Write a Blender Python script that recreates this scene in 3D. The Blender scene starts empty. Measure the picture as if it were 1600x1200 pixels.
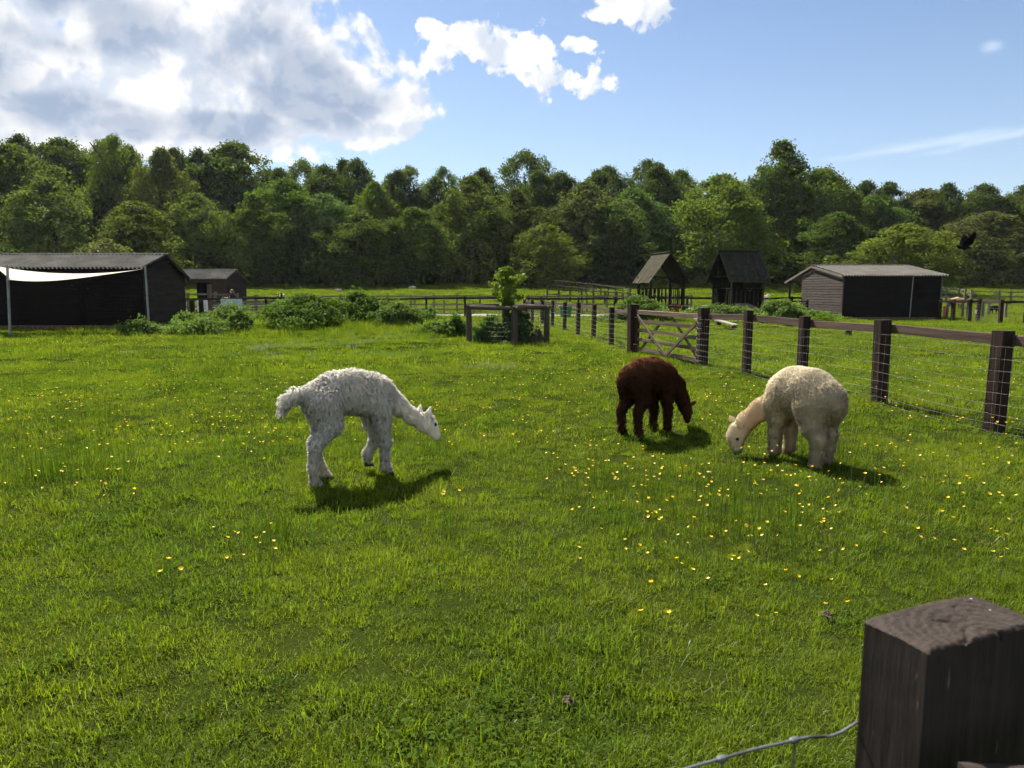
import bpy, math, random
import numpy as np
from mathutils import Vector, kdtree
R = math.radians
sc = bpy.context.scene
col = sc.collection

# ------------------------------------------------------------------ camera
CAM_Z, FPX = 1.62, 1109.0
PITCH = math.atan(145.0 / FPX)
cam_d = bpy.data.cameras.new('camera')
cam = bpy.data.objects.new('camera', cam_d); col.objects.link(cam)
cam.location = (0, 0, CAM_Z); cam.rotation_euler = (math.pi / 2 - PITCH, 0, 0)
cam_d.sensor_width = 36; cam_d.lens = FPX / 1600 * 36
cam_d.clip_start = 0.05; cam_d.clip_end = 3000
cam_d.dof.use_dof = True; cam_d.dof.focus_distance = 7.5; cam_d.dof.aperture_fstop = 7.0
sc.camera = cam

def ray(px, py):
    dx, dy = (px - 800) / FPX, (600 - py) / FPX
    return (dx, math.cos(PITCH) + dy * math.sin(PITCH), -math.sin(PITCH) + dy * math.cos(PITCH))
def W(px, py, Y):
    d = ray(px, py); t = Y / d[1]
    return np.array((d[0] * t, Y, CAM_Z + d[2] * t))
def G(px, py, z=0.0):
    d = ray(px, py); t = (z - CAM_Z) / d[2]
    return np.array((d[0] * t, d[1] * t, z))
def azel(px, py):
    d = ray(px, py); l = math.sqrt(sum(c * c for c in d))
    return math.atan2(d[0], d[1]), math.asin(d[2] / l)

# ------------------------------------------------------------------ light
SUN_AZ, SUN_EL = R(-27), R(50)          # azimuth measured from +Y towards +X
sun_d = bpy.data.lights.new('sun', 'SUN'); sun_d.energy = 5.0; sun_d.angle = R(0.53); sun_d.color = (1.0, 0.93, 0.82)
sun = bpy.data.objects.new('sun', sun_d); col.objects.link(sun)
SUN_DIR = Vector((math.sin(SUN_AZ) * math.cos(SUN_EL), math.cos(SUN_AZ) * math.cos(SUN_EL), math.sin(SUN_EL)))
sun.rotation_euler = SUN_DIR.to_track_quat('Z', 'Y').to_euler()
sun.location = (-20, 40, 60)
vs = sc.view_settings
vs.view_transform = 'Standard'; vs.look = 'None'; vs.gamma = 1.0; vs.exposure = 1.55
sc.cycles.use_denoising = True
sc.cycles.max_bounces = 5; sc.cycles.transparent_max_bounces = 8
sc.cycles.diffuse_bounces = 3; sc.cycles.glossy_bounces = 2; sc.cycles.transmission_bounces = 3
sc.cycles.sample_clamp_indirect = 6.0
sc.cycles.use_light_tree = False; sc.cycles.caustics_reflective = False; sc.cycles.caustics_refractive = False
sc.cycles.use_adaptive_sampling = True; sc.cycles.adaptive_threshold = 0.025; sc.cycles.adaptive_min_samples = 32

class NT:
    """short hand for building node trees"""
    def __init__(s, tree): s.t = tree; s.n = tree.nodes; s.l = tree.links
    def add(s, typ, **kw):
        n = s.n.new(typ)
        for k, v in kw.items(): setattr(n, k, v)
        return n
    def put(s, sock, v):
        if v is None: return
        if hasattr(v, 'is_linked') or isinstance(v, bpy.types.NodeSocket): s.l.new(v, sock)
        else: sock.default_value = v
    def m(s, op, a, b=None, c=None, clamp=False):
        n = s.add('ShaderNodeMath', operation=op); n.use_clamp = clamp
        s.put(n.inputs[0], a); s.put(n.inputs[1], b); s.put(n.inputs[2], c)
        return n.outputs[0]
    def mix(s, f, a, b, blend='MIX'):
        n = s.add('ShaderNodeMix', data_type='RGBA', blend_type=blend)
        s.put(n.inputs[0], f); s.put(n.inputs[6], a); s.put(n.inputs[7], b)
        return n.outputs[2]
    def noise(s, vec, scale, detail=4, rough=0.55, dist=0.0):
        n = s.add('ShaderNodeTexNoise')
        s.put(n.inputs['Vector'], vec); n.inputs['Scale'].default_value = scale
        n.inputs['Detail'].default_value = detail; n.inputs['Roughness'].default_value = rough; n.inputs['Distortion'].default_value = dist
        return n.outputs['Fac']
    def smooth(s, v, a, b, lo=0.0, hi=1.0):
        n = s.add('ShaderNodeMapRange', interpolation_type='SMOOTHSTEP')
        s.put(n.inputs[0], v); n.inputs[1].default_value = a; n.inputs[2].default_value = b
        n.inputs[3].default_value = lo; n.inputs[4].default_value = hi
        return n.outputs[0]
    def vscale(s, vec, xyz):
        n = s.add('ShaderNodeMapping'); s.put(n.inputs['Vector'], vec); n.inputs['Scale'].default_value = xyz
        return n.outputs[0]

def make_world():
    w = bpy.data.worlds.new('World'); sc.world = w; w.use_nodes = True
    nt = NT(w.node_tree); w.node_tree.nodes.clear()
    sky = nt.add('ShaderNodeTexSky', sky_type='NISHITA'); sky.sun_disc = False
    sky.sun_elevation = SUN_EL; sky.sun_rotation = SUN_AZ
    sky.air_density = 1.0; sky.dust_density = 0.3; sky.ozone_density = 1.6
    tc = nt.add('ShaderNodeTexCoord'); D = tc.outputs['Generated']
    sp = nt.add('ShaderNodeSeparateXYZ'); nt.put(sp.inputs[0], D)
    az = nt.m('ARCTAN2', sp.outputs[0], sp.outputs[1]); el = nt.m('ARCSINE', sp.outputs[2])
    # clouds drift in banks: each bank is an ellipse of sky, its outline broken up by turbulence
    def bank(px, py, rx, ry, tilt=0.0):
        a, e = azel(px, py); rx /= FPX; ry /= FPX
        u = nt.m('SUBTRACT', az, a); v = nt.m('SUBTRACT', el, e)
        if tilt:
            u2 = nt.m('ADD', nt.m('MULTIPLY', u, math.cos(tilt)), nt.m('MULTIPLY', v, math.sin(tilt)))
            v = nt.m('SUBTRACT', nt.m('MULTIPLY', v, math.cos(tilt)), nt.m('MULTIPLY', u, math.sin(tilt))); u = u2
        u = nt.m('DIVIDE', u, rx); v = nt.m('DIVIDE', v, ry)
        return nt.m('SUBTRACT', 1.0, nt.m('SQRT', nt.m('ADD', nt.m('MULTIPLY', u, u), nt.m('MULTIPLY', v, v))))
    def union(lst):
        o = None
        for b in lst: o = bank(*b) if o is None else nt.m('SMOOTH_MAX', o, bank(*b), 0.15)
        return o
    big = union([(30, 130, 200, 150), (250, 80, 150, 105), (400, 40, 130, 100), (470, 130, 140, 100), (575, 180, 92, 58), (330, 195, 190, 58), (90, -20, 190, 80), (-200, 60, 240, 200)])
    small = union([(722, 64, 62, 36), (800, 84, 66, 40), (858, 126, 58, 32), (680, 42, 30, 18), (985, 4, 60, 36), (925, 22, 40, 12), (905, 66, 30, 15), (1300, -260, 260, 90)])
    # the rest of the sky, behind and above the view, carries scattered cumulus of the same kind
    n_far = nt.noise(nt.vscale(D, (1, 1, 1.6)), 2.3, 3, 0.5)
    front = nt.smooth(nt.m('MULTIPLY', nt.m('ABSOLUTE', az), -1.0), -1.0, -0.72)      # 1 inside the mapped part of the sky
    low = nt.smooth(nt.m('MULTIPLY', el, -1.0), -0.75, -0.5)
    rest = nt.m('SUBTRACT', nt.m('MULTIPLY', nt.m('SUBTRACT', n_far, 0.5), 2.6), nt.m('MULTIPLY', nt.m('MULTIPLY', front, low), 3.0))
    warp = nt.add('ShaderNodeTexNoise'); nt.put(warp.inputs['Vector'], D); warp.inputs['Scale'].default_value = 6; warp.inputs['Detail'].default_value = 3
    dv = nt.add('ShaderNodeVectorMath', operation='MULTIPLY_ADD'); nt.put(dv.inputs[0], warp.outputs['Color']); dv.inputs[1].default_value = (0.10, 0.10, 0.10); nt.put(dv.inputs[2], D)
    Dw = dv.outputs[0]
    fb = nt.noise(Dw, 9.0, 10, 0.6)
    off = nt.add('ShaderNodeVectorMath', operation='ADD'); nt.put(off.inputs[0], Dw)
    off.inputs[1].default_value = tuple(0.022 * c for c in SUN_DIR)
    fb2 = nt.noise(off.outputs[0], 9.0, 6, 0.6)
    def billow(vec, scale):                       # rounded cauliflower heads
        v = nt.add('ShaderNodeTexVoronoi', feature='SMOOTH_F1', voronoi_dimensions='2D'); nt.put(v.inputs['Vector'], vec); v.inputs['Scale'].default_value = scale
        v.inputs['Detail'].default_value = 2.0; v.inputs['Roughness'].default_value = .55; v.inputs['Smoothness'].default_value = .35; v.inputs['Randomness'].default_value = 1.0
        return nt.m('SUBTRACT', .42, v.outputs['Distance'])
    cb = nt.add('ShaderNodeCombineXYZ'); nt.put(cb.inputs[0], az); nt.put(cb.inputs[1], el)
    cw = nt.add('ShaderNodeVectorMath', operation='MULTIPLY_ADD'); nt.put(cw.inputs[0], warp.outputs['Color']); cw.inputs[1].default_value = (.10, .10, 0); nt.put(cw.inputs[2], cb.outputs[0])
    co = nt.add('ShaderNodeVectorMath', operation='ADD'); nt.put(co.inputs[0], cw.outputs[0]); co.inputs[1].default_value = (-.008, .018, 0)
    bl = billow(cw.outputs[0], 17.0); bl2 = billow(co.outputs[0], 17.0)
    fb3 = nt.noise(D, 24.0, 6, 0.65)
    small = nt.m('SUBTRACT', nt.m('ADD', nt.m('MULTIPLY', small, .8), nt.m('MULTIPLY', nt.m('SUBTRACT', fb3, .5), 1.9)), -.01)
    field = nt.m('MAXIMUM', nt.m('MAXIMUM', big, small), rest)
    dens = nt.m('ADD', field, nt.m('ADD', nt.m('MULTIPLY', nt.m('SUBTRACT', fb, 0.5), 1.9), nt.m('MULTIPLY', nt.m('ADD', bl, .52), .42)))
    alpha = nt.smooth(dens, 0.04, 0.27)
    # thin cirrus streaks
    cir = union([(1470, 222, 170, 11, 0.07), (1560, 214, 110, 8, 0.14), (1550, 72, 18, 10)])
    cn = nt.noise(nt.vscale(D, (6, 6, 40)), 3.0, 5, 0.6)
    ca = nt.m('MULTIPLY', nt.smooth(nt.m('ADD', cir, nt.m('MULTIPLY', nt.m('SUBTRACT', cn, 0.5), 1.6)), 0.0, 1.0), 0.34)
    # thick middles are grey, thin sunward rims are bright
    core = union([(480, 115, 150, 95), (70, 10, 170, 60), (140, 185, 110, 36), (-220, 60, 180, 140), (400, 205, 130, 32)])
    thick = nt.m('ADD', nt.m('MULTIPLY', core, 1.2), nt.m('MULTIPLY', nt.m('SUBTRACT', fb2, 0.5), .75))
    gray = nt.smooth(thick, -0.15, 0.5)
    relief = nt.smooth(nt.m('ADD', nt.m('SUBTRACT', fb, fb2), nt.m('MULTIPLY', nt.m('SUBTRACT', bl, bl2), .22)), -0.13, 0.09)
    white = nt.mix(relief, (5.0, 5.5, 6.3, 1), (7.7, 7.6, 7.5, 1))
    shade = nt.mix(nt.m('MULTIPLY', nt.m('MULTIPLY', gray, nt.smooth(dens, 0.2, 0.75)), nt.smooth(relief, 0.0, 1.0, 1.0, 0.8)), white, (2.7, 3.35, 4.5, 1))
    veil = nt.mix(nt.m('MULTIPLY', nt.smooth(el, 0.0, 0.42, 1.0, 0.0), 0.22), nt.mix(1.0, sky.outputs[0], (.86, .87, .90, 1), 'MULTIPLY'), (5.2, 6.2, 7.7, 1))
    c = nt.mix(ca, veil, (7.0, 7.6, 8.4, 1))
    c = nt.mix(alpha, c, shade)
    bg = nt.add('ShaderNodeBackground'); nt.put(bg.inputs[0], c); bg.inputs[1].default_value = 0.05
    out = nt.add('ShaderNodeOutputWorld'); nt.l.new(bg.outputs[0], out.inputs[0])
    w.cycles.sampling_method = 'MANUAL'; w.cycles.sample_map_resolution = 512
make_world()

# ------------------------------------------------------------------ helpers
rng = np.random.default_rng(7)
ORG = {}
def tag(o, label=None, cat=None, group=None, kind=None):
    if label: o['label'] = label
    if cat: o['category'] = cat
    if group: o['group'] = group
    if kind: o['kind'] = kind
    return o
def thing(name, label, cat, loc, group=None):
    o = bpy.data.objects.new(name, None); col.objects.link(o); o.location = tuple(loc)
    o.empty_display_size = 0.2
    ORG[o] = np.array(loc, float)
    return tag(o, label, cat, group)
def mesh_from(name, V, F, attrs=None, smooth=False):
    """V (n,3); F list of tuples or an (m,k) array"""
    me = bpy.data.meshes.new(name); V = np.asarray(V, np.float32)
    if isinstance(F, np.ndarray):
        m, k = F.shape
        me.vertices.add(len(V)); me.vertices.foreach_set('co', V.ravel())
        me.loops.add(m * k); me.loops.foreach_set('vertex_index', F.astype(np.int32).ravel())
        me.polygons.add(m); me.polygons.foreach_set('loop_start', np.arange(0, m * k, k, dtype=np.int32))
        me.update(calc_edges=True)
    else:
        me.from_pydata([tuple(v) for v in V.tolist()], [], F); me.update()
    if attrs:
        for an, arr in attrs.items():
            arr = np.asarray(arr, np.float32)
            if arr.ndim == 1: at = me.attributes.new(an, 'FLOAT', 'POINT'); at.data.foreach_set('value', arr)
            else: at = me.attributes.new(an, 'FLOAT_VECTOR', 'POINT'); at.data.foreach_set('vector', arr.ravel())
    if smooth: me.polygons.foreach_set('use_smooth', np.ones(len(me.polygons), bool))
    return me
def mk(name, V, F, mat, parent=None, loc=None, attrs=None, smooth=False, color=None, mesh=None):
    V = np.asarray(V, float) if V is not None else None
    org = ORG[parent] if parent is not None else (np.array(loc, float) if loc is not None else np.zeros(3))
    if mesh is None: mesh = mesh_from(name, V - org, F, attrs, smooth)
    if mat and not mesh.materials:
        for mm in (mat if isinstance(mat, (list, tuple)) else [mat]): mesh.materials.append(mm)
    o = bpy.data.objects.new(name, mesh); col.objects.link(o)
    if parent is not None: o.parent = parent
    elif loc is not None: o.location = tuple(loc)
    ORG[o] = org
    if color: o.color = (*color, 1)
    return o
class Geo:
    """collects pieces of one part"""
    def __init__(s): s.V = []; s.F = []; s.A = []; s.n = 0
    def add(s, g):
        V, F, A = g
        s.V.append(V); s.A.append(A); s.F += [tuple(i + s.n for i in f) for f in F]; s.n += len(V); return s
    def mk(s, name, mat, parent=None, **kw):
        return mk(name, np.vstack(s.V), s.F, mat, parent, attrs={'grain': np.vstack(s.A)}, **kw)
def unit(v): v = np.asarray(v, float); return v / (np.linalg.norm(v) + 1e-12)
def beam(a, b, w, t, side=None, ch=0.1, wob=0.0, w2=None, t2=None):
    """sawn timber from a to b, w along side, t across; chamfered edges, grain runs along it"""
    a, b = np.asarray(a, float), np.asarray(b, float); d = b - a; L = np.linalg.norm(d); d = d / L
    if side is None: side = np.cross(d, (0, 0, 1)) if abs(d[2]) < 0.9 else np.array((1.0, 0, 0))
    s = unit(np.asarray(side, float) - d * np.dot(side, d)); u = np.cross(d, s)
    c = ch * min(w, t); V = []; A = []; gr = rng.uniform(0, 50, 3)
    for k, p in enumerate((a, b)):
        ww, tt = (w, t) if k == 0 else (w2 or w, t2 or t)
        x, y = ww / 2, tt / 2
        for (p1, p2) in ((x - c, y), (x, y - c), (x, -y + c), (x - c, -y), (-x + c, -y), (-x, -y + c), (-x, y - c), (-x + c, y)):
            j = rng.normal(0, wob, 2) if wob else (0, 0)
            V.append(p + s * (p1 + j[0]) + u * (p2 + j[1])); A.append(gr + (k * L, p1, p2))
    F = [(i, (i + 1) % 8, 8 + (i + 1) % 8, 8 + i) for i in range(8)] + [tuple(range(7, -1, -1)), tuple(range(8, 16))]
    return np.array(V), F, np.array(A)
def tube(pts, rad, n=8, cap=True):
    pts = np.asarray(pts, float); rad = np.broadcast_to(np.asarray(rad, float), (len(pts),))
    V = []; A = []; gr = rng.uniform(0, 50, 3); s0 = None; run = 0
    for i, p in enumerate(pts):
        d = unit(pts[min(i + 1, len(pts) - 1)] - pts[max(i - 1, 0)])
        if s0 is None: s0 = np.cross(d, (0.3, 0.1, 1)) if abs(d[2]) < 0.9 else np.array((1.0, 0, 0))
        s = unit(s0 - d * np.dot(s0, d)); u = np.cross(d, s); s0 = s
        if i: run += np.linalg.norm(p - pts[i - 1])
        for k in range(n):
            q = 2 * math.pi * k / n; V.append(p + rad[i] * (math.cos(q) * s + math.sin(q) * u)); A.append(gr + (run, rad[i] * math.cos(q), rad[i] * math.sin(q)))
    F = [(i * n + k, i * n + (k + 1) % n, (i + 1) * n + (k + 1) % n, (i + 1) * n + k) for i in range(len(pts) - 1) for k in range(n)]
    if cap: F += [tuple(range(n - 1, -1, -1)), tuple(range((len(pts) - 1) * n, len(pts) * n))]
    return np.array(V), F, np.array(A)
def piece(name, g, mat, parent, **kw):
    return mk(name, g[0], g[1], mat, parent, attrs={'grain': g[2]}, **kw)

def gauss(x, y, cx, cy, sx, sy): return np.exp(-((x - cx) / sx) ** 2 - ((y - cy) / sy) ** 2)
BUMPS = [(-5.8, 27.5, 5.5, 3.0, .30), (-11.5, 30, 3.5, 3.0, .25), (-2.0, 26.5, 3, 2.5, .12), (8.0, 34.5, 3.2, 3.2, .38), (12.6, 33.5, 3.0, 3.0, .55),
         (-0.3, 16.5, 1.0, .6, .06), (-5, 20, 2.2, .8, .12), (-2.6, 20.5, 1.6, .8, .12)]
def H(x, y):
    x, y = np.asarray(x, float), np.asarray(y, float)
    z = .018 * np.sin(x * 1.3 + .6 * y) + .016 * np.sin(y * 1.7 - .8 * x + 1) + .022 * np.sin(.45 * x + .3 * y + 2) * np.clip(y / 6, 0, 1)
    for cx, cy, sx, sy, h in BUMPS: z = z + h * gauss(x, y, cx, cy, sx, sy)
    s = np.clip(y - 45, 0, 55); z = z + .058 * s * s / (s + 7)
    t = np.clip(y - 98, 0, 90); z = z + .17 * t * t / (t + 14)
    return z
def h1(x, y): return float(H(x, y))
def on(x, y, dz=0.0): return np.array((x, y, h1(x, y) + dz))
def vnoise(x, y, s, seed=0):
    """cheap smooth value noise 0..1"""
    x = np.asarray(x) / s; y = np.asarray(y) / s
    xi, yi = np.floor(x).astype(np.int64), np.floor(y).astype(np.int64); fx, fy = x - xi, y - yi
    fx, fy = fx * fx * (3 - 2 * fx), fy * fy * (3 - 2 * fy)
    def hsh(a, b):
        n = (a * 374761393 + b * 668265263 + seed * 974711) & 0xffffffff
        n = ((n ^ (n >> 13)) * 1274126177) & 0xffffffff
        return ((n ^ (n >> 16)) & 0xffff) / 65535.0
    return (hsh(xi, yi) * (1 - fx) + hsh(xi + 1, yi) * fx) * (1 - fy) + (hsh(xi, yi + 1) * (1 - fx) + hsh(xi + 1, yi + 1) * fx) * fy

# ------------------------------------------------------------------ materials
def mat_new(name):
    m = bpy.data.materials.new(name); m.use_nodes = True; m.node_tree.nodes.clear()
    return m, NT(m.node_tree)
def finish(nt, shader):
    o = nt.add('ShaderNodeOutputMaterial'); nt.l.new(shader, o.inputs[0])
def principled(nt, colr, rough=0.8, bump=None, bd=0.01, spec=0.3, metal=0.0):
    p = nt.add('ShaderNodeBsdfPrincipled'); nt.put(p.inputs['Base Color'], colr); nt.put(p.inputs['Roughness'], rough)
    p.inputs['Specular IOR Level'].default_value = spec; p.inputs['Metallic'].default_value = metal
    if bump is not None:
        b = nt.add('ShaderNodeBump'); b.inputs['Distance'].default_value = bd; b.inputs['Strength'].default_value = 0.8
        nt.put(b.inputs['Height'], bump); nt.l.new(b.outputs[0], p.inputs['Normal'])
    return p.outputs[0]
def attr(nt, name): return nt.add('ShaderNodeAttribute', attribute_name=name)
def wood(name, dark, light, rough=0.9, algae=0.0, bd=0.004, spec=.2):
    m, nt = mat_new(name); g = attr(nt, 'grain').outputs['Vector']
    a = nt.noise(nt.vscale(g, (1.6, 26, 26)), 1.0, 5, 0.65, 0.6)
    b = nt.noise(nt.vscale(g, (0.9, 3, 3)), 1.0, 3, 0.5)
    rnd = nt.add('ShaderNodeObjectInfo').outputs['Random']
    f = nt.m('ADD', nt.m('MULTIPLY', nt.smooth(a, .3, .72), .65), nt.m('MULTIPLY', nt.m('ADD', b, nt.m('MULTIPLY', rnd, .7)), .3), clamp=True)
    c = nt.mix(f, (*dark, 1), (*light, 1))
    if algae:
        geo = nt.add('ShaderNodeNewGeometry').outputs['Position']
        c = nt.mix(nt.m('MULTIPLY', nt.smooth(nt.noise(geo, 4.0, 4), .48, .7), algae), c, (.075, .09, .035, 1))
    finish(nt, principled(nt, c, rough, a, bd, spec)); return m
M = {}
M['creosote'] = wood('creosoted_wood', (.012, .0075, .006), (.042, .026, .019), spec=.12)
M['rail'] = wood('weathered_brown_rail', (.034, .022, .017), (.105, .072, .056), spec=.12)
M['gatewood'] = wood('gate_wood', (.050, .035, .026), (.155, .115, .086), spec=.12)
M['greywood'] = wood('silvered_wood', (.060, .053, .044), (.175, .158, .128), spec=.1)
M['blackboard'] = wood('black_stained_board', (.0065, .0058, .0055), (.018, .0155, .0145), spec=.05)
M['sideboard'] = wood('faded_grey_board', (.017, .0145, .013), (.074, .062, .055), spec=.1)
M['darkside'] = wood('dark_gable_board', (.011, .0095, .0085), (.045, .037, .032), spec=.08)
M['brownboard'] = wood('bare_brown_board', (.032, .022, .016), (.085, .060, .044), spec=.1)
M['mosswood'] = wood('mossy_roof_board', (.018, .016, .010), (.062, .053, .034), algae=.5, spec=.1)
M['darkroofwood'] = wood('dark_roof_board', (.010, .0095, .009), (.034, .031, .027), algae=.3, spec=.1)
M['hutwood'] = wood('dark_hut_wood', (.008, .007, .006), (.034, .029, .021), algae=.3, spec=.1)
M['roundwood'] = wood('round_grey_rail', (.026, .021, .016), (.105, .086, .064), algae=.25, spec=.1)
M['paleplank'] = wood('pale_plank', (.13, .115, .095), (.29, .265, .225), spec=.1)
def flat(name, c, rough=.6, metal=0.0, var=.15, scale=6, spec=.3):
    m, nt = mat_new(name); geo = nt.add('ShaderNodeNewGeometry').outputs['Position']
    n = nt.noise(geo, scale, 4)
    finish(nt, principled(nt, nt.mix(nt.smooth(n, .3, .7), tuple(x * (1 - var) for x in c) + (1,), tuple(min(1, x * (1 + var)) for x in c) + (1,)), rough, None, 0, spec, metal)); return m
M['wire'] = flat('galvanised_wire', (.15, .15, .14), .6, .15)
M['rustwire'] = flat('dull_wire', (.16, .145, .13), .6, .5, .4, 40)
M['pole'] = flat('galvanised_pole', (.24, .245, .25), .5, .4)
M['signblue'] = flat('pale_blue_sign', (.42, .52, .56), .5)
M['orange'] = flat('orange_sign', (.42, .13, .06), .6)
M['white'] = flat('white_panel', (.75, .75, .73), .6)
M['black'] = flat('black_cloth', (.012, .012, .014), .9)
M['denim'] = flat('dark_trousers', (.02, .022, .03), .9)
M['skin'] = flat('skin', (.50, .31, .23), .6)
M['hair'] = flat('blond_brown_hair', (.17, .10, .055), .6)
M['green'] = flat('green_tub', (.04, .22, .08), .5)
M['hoof'] = flat('hoof', (.03, .026, .022), .6)
M['eye'] = flat('eye', (.008, .006, .005), .12, 0, .1, 6, .6)
M['feather'] = flat('black_feathers', (.006, .006, .007), .8, 0, .3, 30, .1)
M['brick'] = flat('brick_plinth', (.12, .075, .05), .9, 0, .5, 9)
M['soil'] = flat('dry_dung', (.055, .04, .027), .95, 0, .5, 60)
def roof_mat(name='corrugated_cement', k=1.0):
    m, nt = mat_new(name); geo = nt.add('ShaderNodeNewGeometry').outputs['Position']
    a = nt.noise(geo, 1.3, 5, .6); b = nt.noise(geo, 14, 5, .65); r = nt.add('ShaderNodeObjectInfo').outputs['Random']
    c = nt.mix(nt.smooth(a, .35, .7), (.105 * k, .099 * k, .088 * k, 1), (.18 * k, .171 * k, .157 * k, 1))
    c = nt.mix(nt.m('MULTIPLY', nt.smooth(b, .5, .72), .65), c, (.05, .047, .035, 1))
    c = nt.mix(nt.m('MULTIPLY', r, .25), c, (.08, .077, .068, 1))
    finish(nt, principled(nt, c, .9, b, .004, .1)); return m
M['roof'] = roof_mat(); M['oldroof'] = roof_mat('old_brown_corrugated', .55)
def sail_mat():
    m, nt = mat_new('cream_sailcloth'); geo = nt.add('ShaderNodeNewGeometry').outputs['Position']
    n = nt.noise(geo, 3, 4); c = nt.mix(n, (.50, .47, .40, 1), (.60, .57, .50, 1))
    d = nt.add('ShaderNodeBsdfDiffuse'); nt.put(d.inputs[0], c); t = nt.add('ShaderNodeBsdfTranslucent'); t.inputs[0].default_value = (.50, .42, .29, 1)
    x = nt.add('ShaderNodeMixShader'); x.inputs[0].default_value = .3; nt.l.new(d.outputs[0], x.inputs[1]); nt.l.new(t.outputs[0], x.inputs[2])
    finish(nt, x.outputs[0]); return m
M['sail'] = sail_mat()
def leafy(name, trans=.38, gloss=.05, use_obj=True, base=(.07, .11, .02), tip=None, patch=None, tint_amt=.5):
    """leaf: diffuse + light through the blade; colour from the object's colour, varied by a per-leaf tint"""
    m, nt = mat_new(name)
    oi = nt.add('ShaderNodeObjectInfo')
    c = oi.outputs['Color'] if use_obj else (*base, 1)
    t = attr(nt, 'tint').outputs['Fac']
    if tip is not None: c = nt.mix(oi.outputs['Random'], c, (*tip, 1))
    if patch is not None:
        geo = nt.add('ShaderNodeNewGeometry').outputs['Position']
        p = nt.smooth(nt.noise(nt.vscale(geo, (1, 1, 0)), .55, 5, .6), .34, .68)
        c = nt.mix(p, c, (*patch, 1))
        p2 = nt.smooth(nt.noise(nt.vscale(geo, (1, 1, 0)), .12, 3, .55), .35, .65)
        c = nt.mix(p2, c, nt.mix(.55, c, (.105, .135, .018, 1)))
    bri = nt.m('ADD', 1 - tint_amt / 2, nt.m('MULTIPLY', t, tint_amt))
    hsv = nt.add('ShaderNodeHueSaturation'); nt.put(hsv.inputs['Color'], c); nt.put(hsv.inputs['Value'], bri)
    nt.put(hsv.inputs['Hue'], nt.m('ADD', .485, nt.m('MULTIPLY', t, .03)))
    d = nt.add('ShaderNodeBsdfDiffuse'); nt.put(d.inputs[0], hsv.outputs[0])
    tr = nt.add('ShaderNodeBsdfTranslucent')
    nt.put(tr.inputs[0], nt.mix(1.0, hsv.outputs[0], (1.25, 1.3, .45, 1), 'MULTIPLY'))
    x = nt.add('ShaderNodeMixShader'); x.inputs[0].default_value = trans
    nt.l.new(d.outputs[0], x.inputs[1]); nt.l.new(tr.outputs[0], x.inputs[2])
    g = nt.add('ShaderNodeBsdfGlossy'); g.inputs['Roughness'].default_value = .45; g.inputs['Color'].default_value = (.9, .95, 1, 1)
    y = nt.add('ShaderNodeMixShader'); y.inputs[0].default_value = gloss
    nt.l.new(x.outputs[0], y.inputs[1]); nt.l.new(g.outputs[0], y.inputs[2])
    finish(nt, y.outputs[0]); return m
M['leaf'] = leafy('tree_leaves', .5, .004, tint_amt=.32)
M['shrub'] = leafy('shrub_leaves', .42, .006)
M['grass'] = leafy('grass_blades', .52, .006, False, (.122, .170, .010), (.162, .202, .013), (.082, .134, .010), tint_amt=.7)
M['weed'] = leafy('weed_leaves', .42, .0, False, (.045, .085, .012), (.06, .10, .014))
M['straw'] = leafy('dry_stems', .3, .04, False, (.16, .15, .06), (.10, .13, .03))
M['bluegrass'] = leafy('blue_grey_grass', .3, .05, False, (.09, .145, .06), (.14, .18, .10))
def bark():
    m, nt = mat_new('bark'); g = attr(nt, 'grain').outputs['Vector']
    a = nt.noise(nt.vscale(g, (1.2, 8, 8)), 1, 5, .65)
    finish(nt, principled(nt, nt.mix(nt.smooth(a, .3, .7), (.022, .018, .013, 1), (.09, .078, .06, 1)), .95, a, .02, .1)); return m
M['bark'] = bark()
def ground_mat():
    m, nt = mat_new('meadow_turf'); geo = nt.add('ShaderNodeNewGeometry').outputs['Position']
    p = nt.smooth(nt.noise(geo, .55, 5, .6), .34, .68); q = nt.noise(geo, 30, 5, .7)
    c = nt.mix(p, (.026, .036, .006, 1), (.018, .028, .005, 1))
    c = nt.mix(nt.m('MULTIPLY', nt.smooth(q, .5, .75), .6), c, (.018, .016, .008, 1))
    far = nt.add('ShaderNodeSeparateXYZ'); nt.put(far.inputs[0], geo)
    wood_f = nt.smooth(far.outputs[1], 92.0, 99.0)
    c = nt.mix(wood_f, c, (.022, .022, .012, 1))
    # bare trodden patch by the barn
    bx = nt.m('DIVIDE', nt.m('SUBTRACT', far.outputs[0], -10.3), 1.5); by = nt.m('DIVIDE', nt.m('SUBTRACT', far.outputs[1], 19.3), .5)
    rr = nt.m('ADD', nt.m('ADD', nt.m('MULTIPLY', bx, bx), nt.m('MULTIPLY', by, by)), nt.m('MULTIPLY', nt.m('SUBTRACT', nt.noise(geo, 2.0, 4), .5), 2.0))
    c = nt.mix(nt.smooth(rr, .5, 1.2, .8, 0.0), c, (.20, .17, .095, 1))
    finish(nt, principled(nt, c, 1.0, q, .03, .0)); return m
M['ground'] = ground_mat()
def gravel_mat():
    m, nt = mat_new('pale_gravel'); geo = nt.add('ShaderNodeNewGeometry').outputs['Position']
    a = nt.noise(geo, 25, 4, .7); b = nt.noise(geo, 1, 3)
    finish(nt, principled(nt, nt.mix(nt.smooth(a, .3, .7), (.15, .14, .12, 1), nt.mix(b, (.24, .23, .20, 1), (.30, .285, .25, 1))), .95, a, .01, .1)); return m
M['gravel'] = gravel_mat()
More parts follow.
